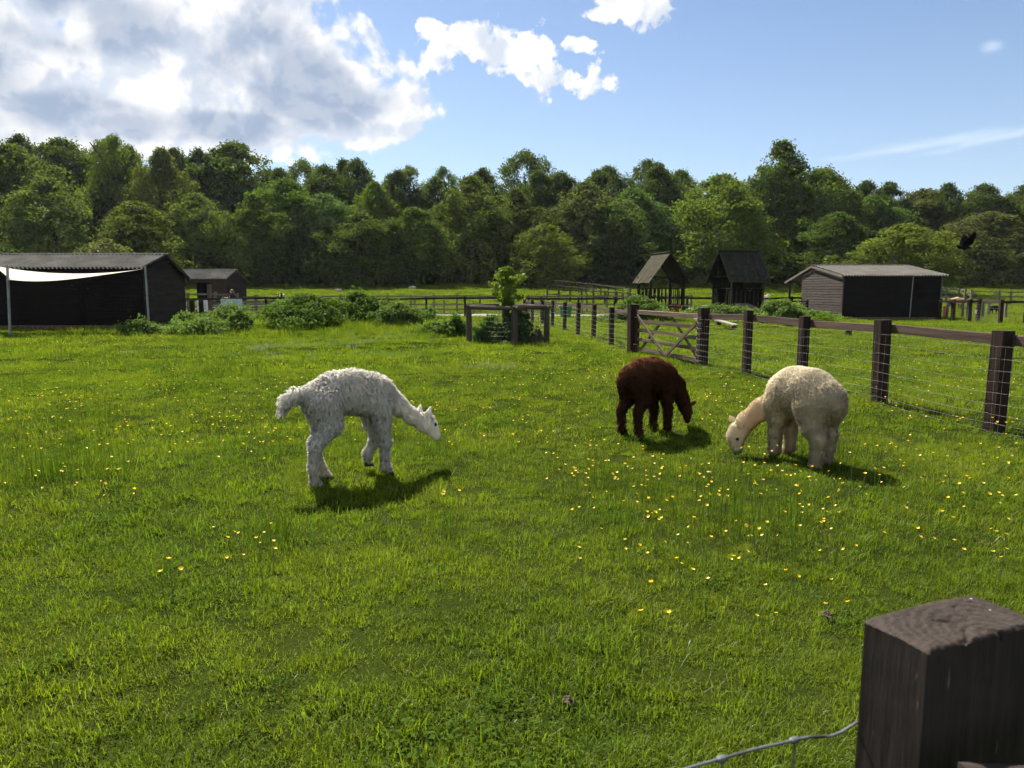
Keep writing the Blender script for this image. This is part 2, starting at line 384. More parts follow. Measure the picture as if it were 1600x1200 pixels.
def wool(name, trans=.42, var=.42):
    m, nt = mat_new(name); c = attr(nt, 'wool').outputs['Color']; geo = nt.add('ShaderNodeNewGeometry').outputs['Position']
    n = nt.noise(geo, 45, 3, .6); t = attr(nt, 'tint').outputs['Fac']
    hsv = nt.add('ShaderNodeHueSaturation'); nt.put(hsv.inputs['Color'], c)
    nt.put(hsv.inputs['Value'], nt.m('ADD', 1 - var * .55, nt.m('MULTIPLY', nt.m('ADD', nt.m('MULTIPLY', n, .4), nt.m('MULTIPLY', t, .6)), var)))
    d = nt.add('ShaderNodeBsdfDiffuse'); nt.put(d.inputs[0], hsv.outputs[0]); tr = nt.add('ShaderNodeBsdfTranslucent'); nt.put(tr.inputs[0], hsv.outputs[0])
    wn = attr(nt, 'lie').outputs['Vector']; nt.put(d.inputs['Normal'], wn); nt.put(tr.inputs['Normal'], wn)      # the lie of the fleece
    x = nt.add('ShaderNodeMixShader'); x.inputs[0].default_value = trans; nt.l.new(d.outputs[0], x.inputs[1]); nt.l.new(tr.outputs[0], x.inputs[2])
    finish(nt, x.outputs[0]); return m
M['wool'] = wool('wool')
def petal():
    m, nt = mat_new('yellow_petals'); c = (.80, .55, .012, 1)
    d = nt.add('ShaderNodeBsdfPrincipled'); d.inputs['Base Color'].default_value = c; d.inputs['Roughness'].default_value = .35
    tr = nt.add('ShaderNodeBsdfTranslucent'); tr.inputs[0].default_value = (.9, .6, .02, 1)
    x = nt.add('ShaderNodeMixShader'); x.inputs[0].default_value = .35; nt.l.new(d.outputs[0], x.inputs[1]); nt.l.new(tr.outputs[0], x.inputs[2])
    finish(nt, x.outputs[0]); return m
M['petal'] = petal()
M['stem'] = flat('green_stem', (.05, .09, .02), .7)
# ------------------------------------------------------------------ ground
def spaced(segments):
    out = [segments[0][0]]
    for a, b, st in segments:
        n = max(1, int(round((b - a) / st))); out += [a + (b - a) * (i + 1) / n for i in range(n)]
    return np.array(out)
gx = spaced([(-900, -200, 100), (-200, -60, 10), (-60, -24, 2), (-24, -8, .6), (-8, 8, .35), (8, 24, .6), (24, 60, 2), (60, 200, 10), (200, 900, 100)])
gy = spaced([(-300, -30, 45), (-30, 0, 3), (0, 14, .35), (14, 44, .6), (44, 110, 1.6), (110, 210, 8), (210, 1200, 110)])
GX, GY = np.meshgrid(gx, gy); GZ = H(GX, GY); ny, nx = GX.shape
idx = np.arange(nx * ny).reshape(ny, nx)
Fg = np.stack([idx[:-1, :-1], idx[:-1, 1:], idx[1:, 1:], idx[1:, :-1]], -1).reshape(-1, 4)
ground = mk('ground', np.stack([GX, GY, GZ], -1).reshape(-1, 3), Fg, M['ground'], smooth=True)
tag(ground, 'green grazing meadow sloping up to the wood', None, None, 'structure')
# pale gravel track behind the dark rail fence
px_ = np.linspace(-8.5, 22, 70); V = []; F = []
for i, x in enumerate(px_):
    w0 = .1 * math.sin(x * .8); 
    for y in (46.0 + w0, 46.9 + w0 * .5, 47.8 - w0): V.append((x, y, h1(x, y) + .03))
for i in range(len(px_) - 1):
    for k in range(2): F.append((i * 3 + k, i * 3 + 3 + k, i * 3 + 4 + k, i * 3 + 1 + k))
tag(mk('path', V, F, M['gravel'], smooth=True), 'pale gravel track behind the dark rail fence', None, None, 'structure')

# ------------------------------------------------------------------ barns and shelters
def corrugated(a0, a1, b0, b1, pitch=.17, amp=.048, seg=6):
    """one corrugated sheet: ridge edge a0-a1, eave edge b0-b1; waves run down the slope"""
    a0, a1, b0, b1 = map(lambda p: np.asarray(p, float), (a0, a1, b0, b1))
    n = max(1, int(round(np.linalg.norm(a1 - a0) / pitch))) * seg
    nrm = unit(np.cross(a1 - a0, b0 - a0)); nrm = nrm if nrm[2] > 0 else -nrm
    V = []; A = []
    for i in range(n + 1):
        t = i / n; w = nrm * amp * math.cos(2 * math.pi * i / seg)
        for p in (a0 + (a1 - a0) * t, b0 + (b1 - b0) * t): V.append(p + w); A.append((i, 0, 0))
    F = [(2 * i, 2 * i + 1, 2 * i + 3, 2 * i + 2) for i in range(n)]
    m = len(V); V2 = [v - nrm * .012 for v in V]; 
    F += [(m + f[3], m + f[2], m + f[1], m + f[0]) for f in F[:n]]
    F += [(2 * i + 1, m + 2 * i + 1, m + 2 * i + 3, 2 * i + 3) for i in range(n)] + [(2 * i, 2 * i + 2, m + 2 * i + 2, m + 2 * i) for i in range(n)]
    return np.array(V + V2), F, np.array(A + A, float)
def boards(parent, p0, p1, z0, z1a, z1b, n, mat, out, th=.022, lap=.012, top=None):
    """horizontal overlapping boards between vertical lines at p0 and p1 (xy); top(t) gives the roof line"""
    p0, p1 = np.asarray(p0, float), np.asarray(p1, float); L = np.linalg.norm(p1 - p0)
    zt = max(z1a, z1b) if top is None else max(top(t) for t in np.linspace(0, 1, 41))
    hgt = (zt - z0) / n; out = unit((*out, 0))
    for i in range(n):
        lo, hi = z0 + i * hgt, z0 + (i + 1) * hgt + lap
        if top is None: t0, t1 = 0.0, 1.0
        else:
            ts = [t for t in np.linspace(0, 1, 61) if top(t) > (lo + hi) / 2]
            if len(ts) < 2: continue
            t0, t1 = ts[0], ts[-1]
        a = p0 + (p1 - p0) * t0; b = p0 + (p1 - p0) * t1
        mid = (lo + hi) / 2; j = rng.normal(0, .004, 4)
        g = beam((a[0], a[1], mid + j[0]), (b[0], b[1], mid + j[1]), hi - lo, th, side=(0, 0, 1), ch=.12)
        V = g[0].copy(); 
        k = (V[:, 2] - lo) / (hi - lo); V += np.outer((1 - k) * .018 + rng.uniform(0, .004), out)
        piece('board', (V, g[1], g[2]), mat, parent)

def barn_left():
    # long low black barn facing the camera
    x0, x1, y0, yr, y1 = -22.4, -15.45, 30.0, 31.9, 33.8
    zb = 0.0; ze, zr, zk = 2.62, 3.18, 2.30
    t = thing('barn', 'long low black boarded barn with corrugated roof, behind the cream shade sail', 'barn', (x0, y0, 0))
    w = mk('wall', *(lambda g: (g[0], g[1]))(beam(((x0 + x1) / 2, y0 + .06, zb), ((x0 + x1) / 2, y0 + .06, ze - .02), x1 - x0 - .1, .06, side=(1, 0, 0))), M['blackboard'], t, attrs=None)
    boards(w, (x0, y0), (x1, y0), .22, ze, ze, 17, M['blackboard'], (0, -1))
    g = Geo()
    for xs in (x0 + .02, x1 - .02, -18.0): g.add(beam((xs, y0 - .035, 0), (xs, y0 - .035, ze - .03), .09, .03, side=(1, 0, 0)))
    piece('brick_plinth', beam((x0 - .01, y0 - .03, .09), (x1 + .01, y0 - .03, .09), .20, .12, side=(0, 0, 1)), M['brick'], t)
    for xs in (x0 + .05, -18.05, x1 - .05): piece('cover_strip', beam((xs, y0 - .05, .1), (xs, y0 - .05, ze - .04), .09, .03, side=(1, 0, 0)), M['blackboard'], t)
    def top(u):
        y = y0 + (y1 - y0) * u
        return ze + (zr - ze) * (y - y0) / (yr - y0) if y < yr else zr + (zk - zr) * (y - yr) / (y1 - yr)
    gw = mk('wall', np.array([(x1 - .06, y0 + .05, 0), (x1 - .06, y1, 0), (x1 - .06, y1, zk - .05), (x1 - .06, yr, zr - .06), (x1 - .06, y0 + .05, ze - .05)]), [(0, 1, 2, 3, 4)], M['darkside'], t)
    boards(gw, (x1, y0), (x1, y1), .05, 0, 0, 21, M['darkside'], (1, 0), top=top)
    lw = mk('wall', np.array([(x0 + .06, y0 + .05, 0), (x0 + .06, y1, 0), (x0 + .06, y1, zk - .05), (x0 + .06, yr, zr - .06), (x0 + .06, y0 + .05, ze - .05)]), [(4, 3, 2, 1, 0)], M['darkside'], t)
    mk('wall', np.array([(x0, y1, 0), (x1, y1, 0), (x1, y1, zk - .05), (x0, y1, zk - .05)]), [(3, 2, 1, 0)], M['blackboard'], t)
    rf = thing('roof', None, None, (x0, y0, 0)); rf.parent = t; rf.location = (0, 0, 0)
    n = 7; xs = np.linspace(x0 - .2, x1 + .18, n + 1)
    sl = (zr - ze) / (yr - y0); sk = (zr - zk) / (y1 - yr)
    for i in range(n):
        a, b = xs[i], xs[i + 1] + .002; dz = .004 * (i % 2)
        piece('roof_sheet', corrugated((a, yr, zr + .03 + dz), (b, yr, zr + .03 + dz), (a, y0 - .25, ze - .25 * sl + .03 + dz), (b, y0 - .25, ze - .25 * sl + .03 + dz)), M['roof'], rf)
        piece('roof_sheet', corrugated((a, yr, zr + .03 + dz), (b, yr, zr + .03 + dz), (a, y1 + .25, zk - .25 * sk + .03 + dz), (b, y1 + .25, zk - .25 * sk + .03 + dz)), M['roof'], rf)
    piece('ridge_cap', tube([(xs[0] - .03, yr, zr + .055), (xs[-1] + .06, yr, zr + .055)], .055, 8), M['roof'], rf)
    for (ya, za, yb, zb_) in ((yr, zr, y0 - .25, ze - .25 * sl), (yr, zr, y1 + .25, zk - .25 * sk)):
        piece('barge_board', beam((x1 + .15, ya, za - .06), (x1 + .15, yb, zb_ - .06), .14, .03, side=(0, 0, 1)), M['blackboard'], rf)
    return t
barn_left()

def barn_right():
    x0, x1, y0, yr, y1 = 18.75, 24.35, 40.6, 44.7, 46.3
    ze, zr, zk = 2.50, 3.16, 2.80
    t = thing('barn', 'dark barn with faded grey gable boards and corrugated roof, standing alone on the right', 'barn', (x0, y0, 0))
    zz = h1(21, 40) - .05
    w = mk('wall', np.array([(x0, y0 + .05, zz), (x1, y0 + .05, zz), (x1, y0 + .05, ze - .03), (x0, y0 + .05, ze - .03)]), [(0, 1, 2, 3)], M['blackboard'], t)
    boards(w, (x0, y0), (x1, y0), .14, ze, ze, 18, M['blackboard'], (0, -1))
    piece('brick_plinth', beam((x0, y0 - .02, .05), (x1, y0 - .02, .05), .20, .1, side=(0, 0, 1)), M['brick'], t)
    piece('drainpipe', tube([(22.62, y0 - .07, .1), (22.66, y0 - .07, 2.2), (22.66, y0 - .10, ze - .06)], .028, 8), M['pole'], t)
    piece('corner_post', beam((x0 + .02, y0 - .03, .0), (x0 + .02, y0 - .03, ze - .05), .08, .08, side=(1, 0, 0)), M['sideboard'], t)
    piece('corner_post', beam((x1 - .02, y0 - .03, .0), (x1 - .02, y0 - .03, ze - .05), .07, .07, side=(1, 0, 0)), M['greywood'], t)
    def top(u):
        y = y0 + (y1 - y0) * u
        return ze + (zr - ze) * (y - y0) / (yr - y0) if y < yr else zr + (zk - zr) * (y - yr) / (y1 - yr)
    gw = mk('wall', np.array([(x0 + .05, y0 + .05, 0), (x0 + .05, y1, 0), (x0 + .05, y1, zk - .05), (x0 + .05, yr, zr - .06), (x0 + .05, y0 + .05, ze - .05)]), [(4, 3, 2, 1, 0)], M['sideboard'], t)
    boards(gw, (x0, y0), (x0, y1), .05, 0, 0, 20, M['sideboard'], (-1, 0), top=top)
    mk('wall', np.array([(x1 - .05, y0 + .05, 0), (x1 - .05, y1, 0), (x1 - .05, y1, zk - .05), (x1 - .05, yr, zr - .06), (x1 - .05, y0 + .05, ze - .05)]), [(0, 1, 2, 3, 4)], M['blackboard'], t)
    mk('wall', np.array([(x0, y1, 0), (x1, y1, 0), (x1, y1, zk), (x0, y1, zk)]), [(3, 2, 1, 0)], M['blackboard'], t)
    rf = thing('roof', None, None, (x0, y0, 0)); rf.parent = t; rf.location = (0, 0, 0)
    n = 6; xs = np.linspace(x0 - .12, x1 + .25, n + 1); sl = (zr - ze) / (yr - y0); sk = (zr - zk) / (y1 - yr); ext = 2.6
    for i in range(n):
        a, b = xs[i], xs[i + 1] + .002; dz = .004 * (i % 2) + .03
        piece('roof_sheet', corrugated((a, yr, zr + dz), (b, yr, zr + dz), (a, y0 - .2, ze - .2 * sl + dz), (b, y0 - .2, ze - .2 * sl + dz)), M['oldroof'], rf)
        piece('roof_sheet', corrugated((a, yr, zr + dz), (b, yr, zr + dz), (a, y1 + ext, zk - ext * sk + dz), (b, y1 + ext, zk - ext * sk + dz)), M['oldroof'], rf)
    piece('ridge_cap', tube([(xs[0] - .05, yr, zr + .06), (xs[-1] + .06, yr, zr + .06)], .06, 8), M['oldroof'], rf)
    for xx in (xs[0] - .02, xs[-1] + .02):
        piece('finial', beam((xx, yr, zr + .05), (xx, yr, zr + .20), .05, .05, w2=.015, t2=.015), M['oldroof'], rf)
    for xx in (x0 - .12, ):
        piece('barge_board', beam((xx - .02, yr, zr - .03), (xx - .02, y0 - .2, ze - .2 * sl - .03), .13, .03, side=(0, 0, 1)), M['greywood'], rf)
        piece('barge_board', beam((xx - .02, yr, zr - .03), (xx - .02, y1 + ext, zk - ext * sk - .03), .13, .03, side=(0, 0, 1)), M['greywood'], rf)
    for xx in (x0 + .1, x1 - .1):
        piece('porch_post', beam((xx, y1 + ext - .3, h1(xx, y1 + ext - .3)), (xx, y1 + ext - .3, zk - (ext - .3) * sk - .03), .12, .12), M['hutwood'], t)
    return t
barn_right()

def back_shed():
    x0, x1, y0, yr, y1 = -23.6, -19.9, 50.0, 51.6, 53.6
    zb = h1(-21, 50); ze, zr, zk = 2.55, 3.08, 2.35
    t = thing('field_shed', 'small open-fronted field shed with corrugated roof, right behind the long barn', 'shed', (x0, y0, zb))
    w = mk('wall', np.array([(x0, y1, zb - .2), (x1, y1, zb - .2), (x1, y1, zk), (x0, y1, zk)]), [(3, 2, 1, 0)], M['blackboard'], t)
    def top(u):
        y = y0 + (y1 - y0) * u
        return ze + (zr - ze) * (y - y0) / (yr - y0) if y < yr else zr + (zk - zr) * (y - yr) / (y1 - yr)
    gw = mk('wall', np.array([(x1 - .05, y0, zb - .2), (x1 - .05, y1, zb - .2), (x1 - .05, y1, zk), (x1 - .05, yr, zr - .06), (x1 - .05, y0, ze - .05)]), [(0, 1, 2, 3, 4)], M['darkside'], t)
    boards(gw, (x1, y0), (x1, y1), zb - .1, 0, 0, 16, M['darkside'], (1, 0), top=top)
    fw = thing('wall', None, None, (x0, y0, zb)); fw.parent = t; fw.location = (0, 0, 0)
    boards(fw, (x1 - 1.05, y0), (x1, y0), zb - .1, ze - .05, ze - .05, 14, M['brownboard'], (0, -1))
    boards(fw, (x0, y0), (x1 - 1.05, y0), ze - .35, ze - .05, ze - .05, 2, M['brownboard'], (0, -1))
    for xx in (x0 + .06, x1 - 1.08): piece('door_post', beam((xx, y0 + .05, zb - .1), (xx, y0 + .05, ze - .1), .12, .12), M['hutwood'], t)
    rf = thing('roof', None, None, (x0, y0, zb)); rf.parent = t; rf.location = (0, 0, 0)
    n = 4; xs = np.linspace(x0 - .1, x1 + .15, n + 1); sl = (zr - ze) / (yr - y0); sk = (zr - zk) / (y1 - yr)
    for i in range(n):
        a, b = xs[i], xs[i + 1] + .002; dz = .03 + .004 * (i % 2)
        piece('roof_sheet', corrugated((a, yr, zr + dz), (b, yr, zr + dz), (a, y0 - .3, ze - .3 * sl + dz), (b, y0 - .3, ze - .3 * sl + dz)), M['roof'], rf)
        piece('roof_sheet', corrugated((a, yr, zr + dz), (b, yr, zr + dz), (a, y1 + .3, zk - .3 * sk + dz), (b, y1 + .3, zk - .3 * sk + dz)), M['roof'], rf)
    piece('ridge_cap', tube([(xs[0], yr, zr + .06), (xs[-1] + .05, yr, zr + .06)], .05, 8), M['roof'], rf)
back_shed()

def shade_sail():
    A_ = W(12, 420, 25.8); B_ = W(227, 420, 27.6)
    base = on(A_[0] + .5, A_[1])
    t = thing('shade_sail', 'cream triangular shade sail stretched between two metal poles before the long barn', 'shade sail', base)
    ga = G(19, 525); pa = on(ga[0], ga[1] - .1); ga2 = on(B_[0], B_[1])
    piece('pole', tube([pa, A_ + (0, 0, .12)], .045, 10), M['pole'], t)
    piece('pole', tube([ga2, B_ + (0, 0, .1)], .038, 10), M['pole'], t)
    CA, CB, CC = W(-9, 415, 29.6), W(226, 420, 27.55), W(17, 437, 25.4)
    n = 24; V = []
    for j in range(n + 1):
        for i in range(n + 1):
            u, v = i / n, j / n            # u runs from the two left corners to the pole at right, v from the back corner to the front one
            p = (CA * (1 - v) + CC * v) * (1 - u) + CB * u
            p = p - np.array((0, 0, (1.0 * (1 - v) + .336 * v) * u * (1 - u) + .12 * math.sin(math.pi * v) * u * (1 - u) ** 2.5 + .26 * v * u * (1 - u) ** 3 * 3))
            # edges of a tensioned sail curve inwards
            mid = (CA + CB + CC) / 3; k = .10 * (math.sin(math.pi * u) * (abs(2 * v - 1)) ** 3)
            V.append(p + (mid - p) * np.array((.0, k, 0)))
    F = [(j * (n + 1) + i, j * (n + 1) + i + 1, (j + 1) * (n + 1) + i + 1, (j + 1) * (n + 1) + i) for j in range(n) for i in range(n)]
    V = np.array(V); nv = len(V); V2 = V - (0, 0, .006)
    F2 = F + [tuple(nv + k for k in reversed(f)) for f in F]
    mk('cloth', np.vstack([V, V2]), F2, M['sail'], t, smooth=True)
    piece('rope', tube([CC, W(12, 437, 25.75)], .012, 6), M['white'], t)
shade_sail()

def hut(c, rd, label, mat_roof, wall=False, ramp=False):
    """raised animal hut: stilts, deck, balustrade, steep boarded roof. rd = ridge direction, c = centre of the deck (xy)"""
    c = np.array(c, float); r = unit((*rd, 0))[:2]; g = np.array((r[1], -r[0]))
    hw, hl = 1.05, .95; zd, zrail, ze, zr = .75, 1.78, 2.45, 3.85
    t = thing('animal_hut', label, 'hut', on(c[0], c[1]))
    def P(u, v, z): q = c + g * u + r * v; return np.array((q[0], q[1], z))
    for u in (-hw, hw):
        for v in (-hl, hl):
            b = P(u, v, 0); piece('post', beam(on(b[0], b[1], -.05), P(u, v, ze + .05), .13, .13, side=(*g, 0), wob=.004), M['hutwood'], t)
    dk = thing('deck', None, None, on(c[0], c[1])); dk.parent = t; dk.location = (0, 0, 0)
    for i in range(13):
        v = -hl + 2 * hl * i / 12; piece('plank', beam(P(-hw - .1, v, zd), P(hw + .1, v, zd), .14, .035, side=(*r, 0)), M['hutwood'], dk)
    for u in (-hw, hw): piece('bearer', beam(P(u, -hl - .1, zd - .09), P(u, hl + .1, zd - .09), .05, .13, side=(*g, 0)), M['hutwood'], t)
    sides = [((-hw, -hl), (-hw, hl)), ((hw, -hl), (hw, hl)), ((-hw, hl), (hw, hl)), ((-hw, -hl), (-.25, -hl))]
    if not wall: sides.append(((.3, -hl), (hw, -hl)))
    else: sides.append(((.15, -hl), (hw, -hl)))
    for (u0, v0), (u1, v1) in sides:
        a, b = P(u0, v0, zrail), P(u1, v1, zrail); d = unit(b - a)
        piece('handrail', beam(a - d * .12, b + d * .12, .12, .05, side=np.cross(d, (0, 0, 1))), M['hutwood'], t)
        n = max(2, int(np.linalg.norm(b - a) / .26))
        for i in range(1, n):
            p = a + (b - a) * i / n; piece('baluster', beam(p - (0, 0, 1.45 if i % 2 else 1.03), p - (0, 0, .02), .09, .03, side=d, wob=.006), M['hutwood'], t)
    if wall:
        for v, u0, u1 in ((hl - .05, -hw, hw),):
            for i in range(12):
                u = u0 + (u1 - u0) * (i + .5) / 12; piece('wall_plank', beam(P(u, v, zd + .05), P(u, v, ze + (zr - ze) * (1 - abs(u) / hw) - .1), .165, .02, side=(*g, 0)), M['hutwood'], t)
        for i in range(11):
            v = -hl + 2 * hl * (i + .5) / 11; piece('wall_plank', beam(P(-hw + .05, v, zd + .05), P(-hw + .05, v, ze), .165, .02, side=(*r, 0)), M['hutwood'], t)
    ov = .33; sl = (zr - ze) / hw; oe = .28
    rf = thing('roof', None, None, on(c[0], c[1])); rf.parent = t; rf.location = (0, 0, 0)
    n = 17
    for s in (-1, 1):
        for i in range(n):
            v0 = -hl - ov + (2 * hl + 2 * ov) * (i + .5) / n; wv = (2 * hl + 2 * ov) / n * 1.02
            dz = .018 if i % 2 else 0
            nrm = unit(np.array((*(g * s * sl), 1.0))) ; 
            a = P(0, v0, zr + .02) + nrm * dz; b = P(s * (hw + oe), v0, ze - oe * sl + .02 + rng.normal(0, .012)) + nrm * dz
            piece('roof_board', beam(a, b, wv, .025, side=(*r, 0)), mat_roof, rf)
    piece('ridge_cap', beam(P(0, -hl - ov - .04, zr + .06), P(0, hl + ov + .04, zr + .06), .2, .06, side=(*g, 0), ch=.3), mat_roof, rf)
    for v in (-hl, hl):
        piece('tie_beam', beam(P(-hw, v, ze), P(hw, v, ze), .1, .06, side=(0, 0, 1)), M['hutwood'], t)
        for s in (-1, 1): piece('rafter', beam(P(0, v, zr - .06), P(s * (hw + .2), v, ze - .2 * sl - .05), .09, .05, side=(*r, 0)), M['hutwood'], t)
    if ramp:
        piece('ramp', beam(P(hw * .55, -hl - .1, zd), P(hw * .55 + 1.0, -hl - 1.5, .25), .7, .04, side=(*g, 0)), M['greywood'], t)
    return P
hut((9.05, 43.6), (-.22, .976), 'raised wooden hut with mossy gabled roof and open end, left of the two huts', M['mosswood'])
P2 = hut((12.95, 41.1), (.976, .22), 'raised wooden hut with dark roof broadside on, right of the two huts', M['darkroofwood'], wall=True)
def walkway():
    a, b = W(1068, 478, 41.0), W(1122, 478, 40.2)
    t = thing('walkway', 'pale low plank walkway bridging the gap between the two raised huts', 'walkway', on(a[0], a[1]))
    for k in range(4): piece('plank', beam(a + (0, .16 * k, 0), b + (.1, .16 * k, 0), .15, .05, side=(0, 1, 0)), M['paleplank'], t)
    for f in (.08, .5, .92):
        p = a + (b - a) * f; piece('leg', beam(on(p[0], p[1] + .25, -.05), p + (0, .25, -.03), .1, .1), M['hutwood'], t)
    a, b = W(1158, 474, 40.0), W(1181, 485, 38.6)
    t = thing('ramp', 'grey boarded ramp sloping down from the dark-roofed hut', 'ramp', on(b[0], b[1]))
    s = unit(np.cross(b - a, (0, 0, 1)))
    for k in range(5): piece('plank', beam(a + s * (.17 * (k - 2)), b + s * (.17 * (k - 2)), .16, .035, side=s), M['greywood'], t)
    for f in (.1, .5): p = a + (b - a) * f; piece('leg', beam(on(p[0], p[1], -.05), p - (0, 0, .03), .08, .08), M['hutwood'], t)
walkway()

# ------------------------------------------------------------------ fences
def netting(parent, a, b, ztop, zbot, nh, sv, r, mat, name='wire_netting', rv=None, sag=.0):
    """square stock netting between two ground points, standing at z above each"""
    a, b = np.asarray(a, float), np.asarray(b, float); L = np.linalg.norm((b - a)[:2]); nv = max(1, int(L / sv)); g = Geo(); rv = rv or r * .8
    def pt(f, z): p = a + (b - a) * f; return np.array((p[0], p[1], h1(p[0], p[1]) + z))
    for k in range(nh + 1):
        z = zbot + (ztop - zbot) * (k / nh) ** 1.15; pts = [pt(f, z + rng.normal(0, .006)) for f in np.linspace(0, 1, 5)]
        g.add(tube(pts, r, 4, False))
    for i in range(nv + 1):
        f = (i + .5) / (nv + 1) + rng.normal(0, .002); g.add(tube([pt(f, zbot), pt(f + rng.normal(0, .003), ztop)], rv, 3, False))
    o = g.mk(name, mat, parent); o['kind'] = 'stuff'; return o
def post(parent, p, h, w, mat, side=(1, 0, 0), lean=(0, 0), t=None, name='post'):
    b = on(p[0], p[1], -.1); return piece(name, beam(b, b + (lean[0], lean[1], h + .1), w, t or w, side=side, wob=w * .02, ch=.07), mat, parent)

fpA, fpB = G(1552, 674)[:2], G(1096, 574)[:2]; fd = unit(fpB - fpA)
fence_n = np.array((-fd[1], fd[0])) if -fd[1] < 0 else np.array((fd[1], -fd[0]))      # towards the meadow (left)
def fence_run_right():
    t = thing('netting_fence', 'brown post and rail fence with wire netting, running from gate to right edge', 'fence', on(*fpA))
    px = [(1253, .145), (1165, .14)]
    L = np.linalg.norm(fpB - fpA); st = [-5.4, -3.6, -1.8, 0, G(1377, 634)[1] - fpA[1], G(1253, 607)[1] - fpA[1], G(1165, 588)[1] - fpA[1], L]
    ws = [.17, .14, .17, .17, .165, .135, .13, .20]; hs = [1.2] * 7 + [1.25]
    pts = [fpA + fd * s for s in st]
    for p, w, h in list(zip(pts, ws, hs)): post(t, p, h + rng.normal(0, .01), w, M['creosote'], side=(*fd, 0), lean=rng.normal(0, .012, 2))
    for i in range(len(pts) - 1):
        a, b = pts[i] - fence_n * .09, pts[i + 1] - fence_n * .09
        a3, b3 = on(*(a - fd * .12), 1.07 + rng.normal(0, .01)), on(*(b + fd * .12), 1.06 + rng.normal(0, .01))
        piece('rail', beam(a3, b3, .115, .06, side=(0, 0, 1), wob=.003), M['rail'], t)
        netting(t, on(*(pts[i] + fence_n * .10)), on(*(pts[i + 1] + fence_n * .10)), 1.0, .03, 8, .105, .0013, M['wire'], rv=.0011)
    # netting ends turned round the gate post
    g = Geo(); p = pts[-1]
    for k in range(9):
        z = .12 + k * .115; q = p + fence_n * .115
        g.add(tube([on(*(q - fd * .18), z + .02), on(*(q - fd * .02), z - .01), on(*(q + fd * .06), z + .035)], .0035, 4))
    o = g.mk('wire_tail', M['wire'], t); o['kind'] = 'stuff'
fence_run_right()
fpC = G(989, 552)[:2]
def gate():
    a = fpB + (fpC - fpB) * .03; b = fpB + (fpC - fpB) * .93
    d = unit(b - a); d3 = np.array((*d, 0)); t = thing('field_gate', 'weathered five-bar field gate with crossed braces between two dark posts', 'gate', on(*b))
    def P(f, z, off=0.0): q = a + (b - a) * f + fence_n * off; return on(*q, z)
    n3 = np.array((*fence_n, 0))
    for f, w in ((.0, .09), (1.0, .1)): piece('stile', beam(P(f, .02), P(f, 1.16 if f else 1.08), w, .075, side=d3), M['gatewood'] if not f else M['creosote'], t)
    for k, (z, w) in enumerate(((.12, .085), (.36, .085), (.60, .085), (.83, .085), (1.05, .11))):
        piece('bar', beam(P(.01, z + .01 * (k == 4)), P(.99, z + .03), w, .03 if k < 4 else .07, side=(0, 0, 1), wob=.003), M['gatewood'], t)
    for (f0, z0, f1, z1, o) in ((.98, 1.0, .47, .06, .045), (.03, .92, .47, .06, .045), (.52, 1.02, .95, .15, -.045), (.46, 1.02, .04, .15, -.045)):
        piece('brace', beam(P(f0, z0, o), P(f1, z1, o), .07, .028, side=np.cross(P(f1, z1) - P(f0, z0), n3)), M['gatewood'], t)
    piece('latch', tube([P(-.03, 1.0, .05), P(.06, 1.0, .05)], .012, 6), M['wire'], t)
    for z in (.25, .95): piece('hinge', tube([P(.96, z, .045), P(1.05, z, .03)], .014, 6), M['rustwire'], t)
gate()
def fence_run_far():
    t = thing('netting_fence', 'brown netting fence of slim posts receding from the gate towards the tree guard', 'fence', on(*fpC))
    px = [(989, 552), (955, 540), (927, 530), (903, 524), (882, 518.5), (863, 513), (847, 509), (832, 505.5), (819, 502)]
    pts = [G(*p)[:2] for p in px]; pts.append(np.array((.85, 43.9)))
    for i, p in enumerate(pts):
        w = .24 if i == 0 else .13
        post(t, p, (1.28 if i == 0 else 1.17) + rng.normal(0, .012), w, M['creosote'], side=(*fd, 0), lean=rng.normal(0, .012, 2))
    for i in range(len(pts) - 1):
        a, b = pts[i] - fence_n * .09, pts[i + 1] - fence_n * .09
        piece('rail', beam(on(*a, 1.06), on(*b, 1.06), .105, .05, side=(0, 0, 1), wob=.003), M['rail'], t)
        netting(t, on(*(pts[i] + fence_n * .08)), on(*(pts[i + 1] + fence_n * .08)), .98, .03, 7, .16, .0022, M['wire'], rv=.0014)
fence_run_far()
def rail_fence(name, label, pts, hs, w, mat, rails, railmat=None, rw=.1, rt=.045, sub=None, net=False, near=-1, cat='fence', round_=False):
    """posts at every point, rails between"""
    pts = [np.asarray(p, float)[:2] for p in pts]; t = thing(name, label, cat, on(*pts[0]))
    for i, p in enumerate(pts):
        d = unit(pts[min(i + 1, len(pts) - 1)] - pts[max(i - 1, 0)]); post(t, p, hs + rng.normal(0, .015), w, mat, side=(*d, 0), lean=rng.normal(0, .012, 2))
    for i in range(len(pts) - 1):
        d = unit(pts[i + 1] - pts[i]); n = np.array((-d[1], d[0])) * (w / 2 + rt / 2 + .004)
        n = n if n[1] * near > 0 else -n
        for z in rails:
            a, b = on(*(pts[i] + n), z + rng.normal(0, .008)), on(*(pts[i + 1] + n), z + rng.normal(0, .008))
            piece('rail', tube([a - (*(d * .05), 0), b], rw / 2, 8) if round_ else beam(a, b, rw, rt, side=(0, 0, 1)), railmat or mat, t)
        if net: netting(t, on(*(pts[i] - n)), on(*(pts[i + 1] - n)), .95, .05, 6, .3, .003, M['wire'], rv=.002)
    return t
def line(p, q, n): return [np.asarray(p, float) + (np.asarray(q, float) - np.asarray(p, float)) * i / n for i in range(n + 1)]
X = lambda px, Y: (W(px, 470, Y)[0], Y)
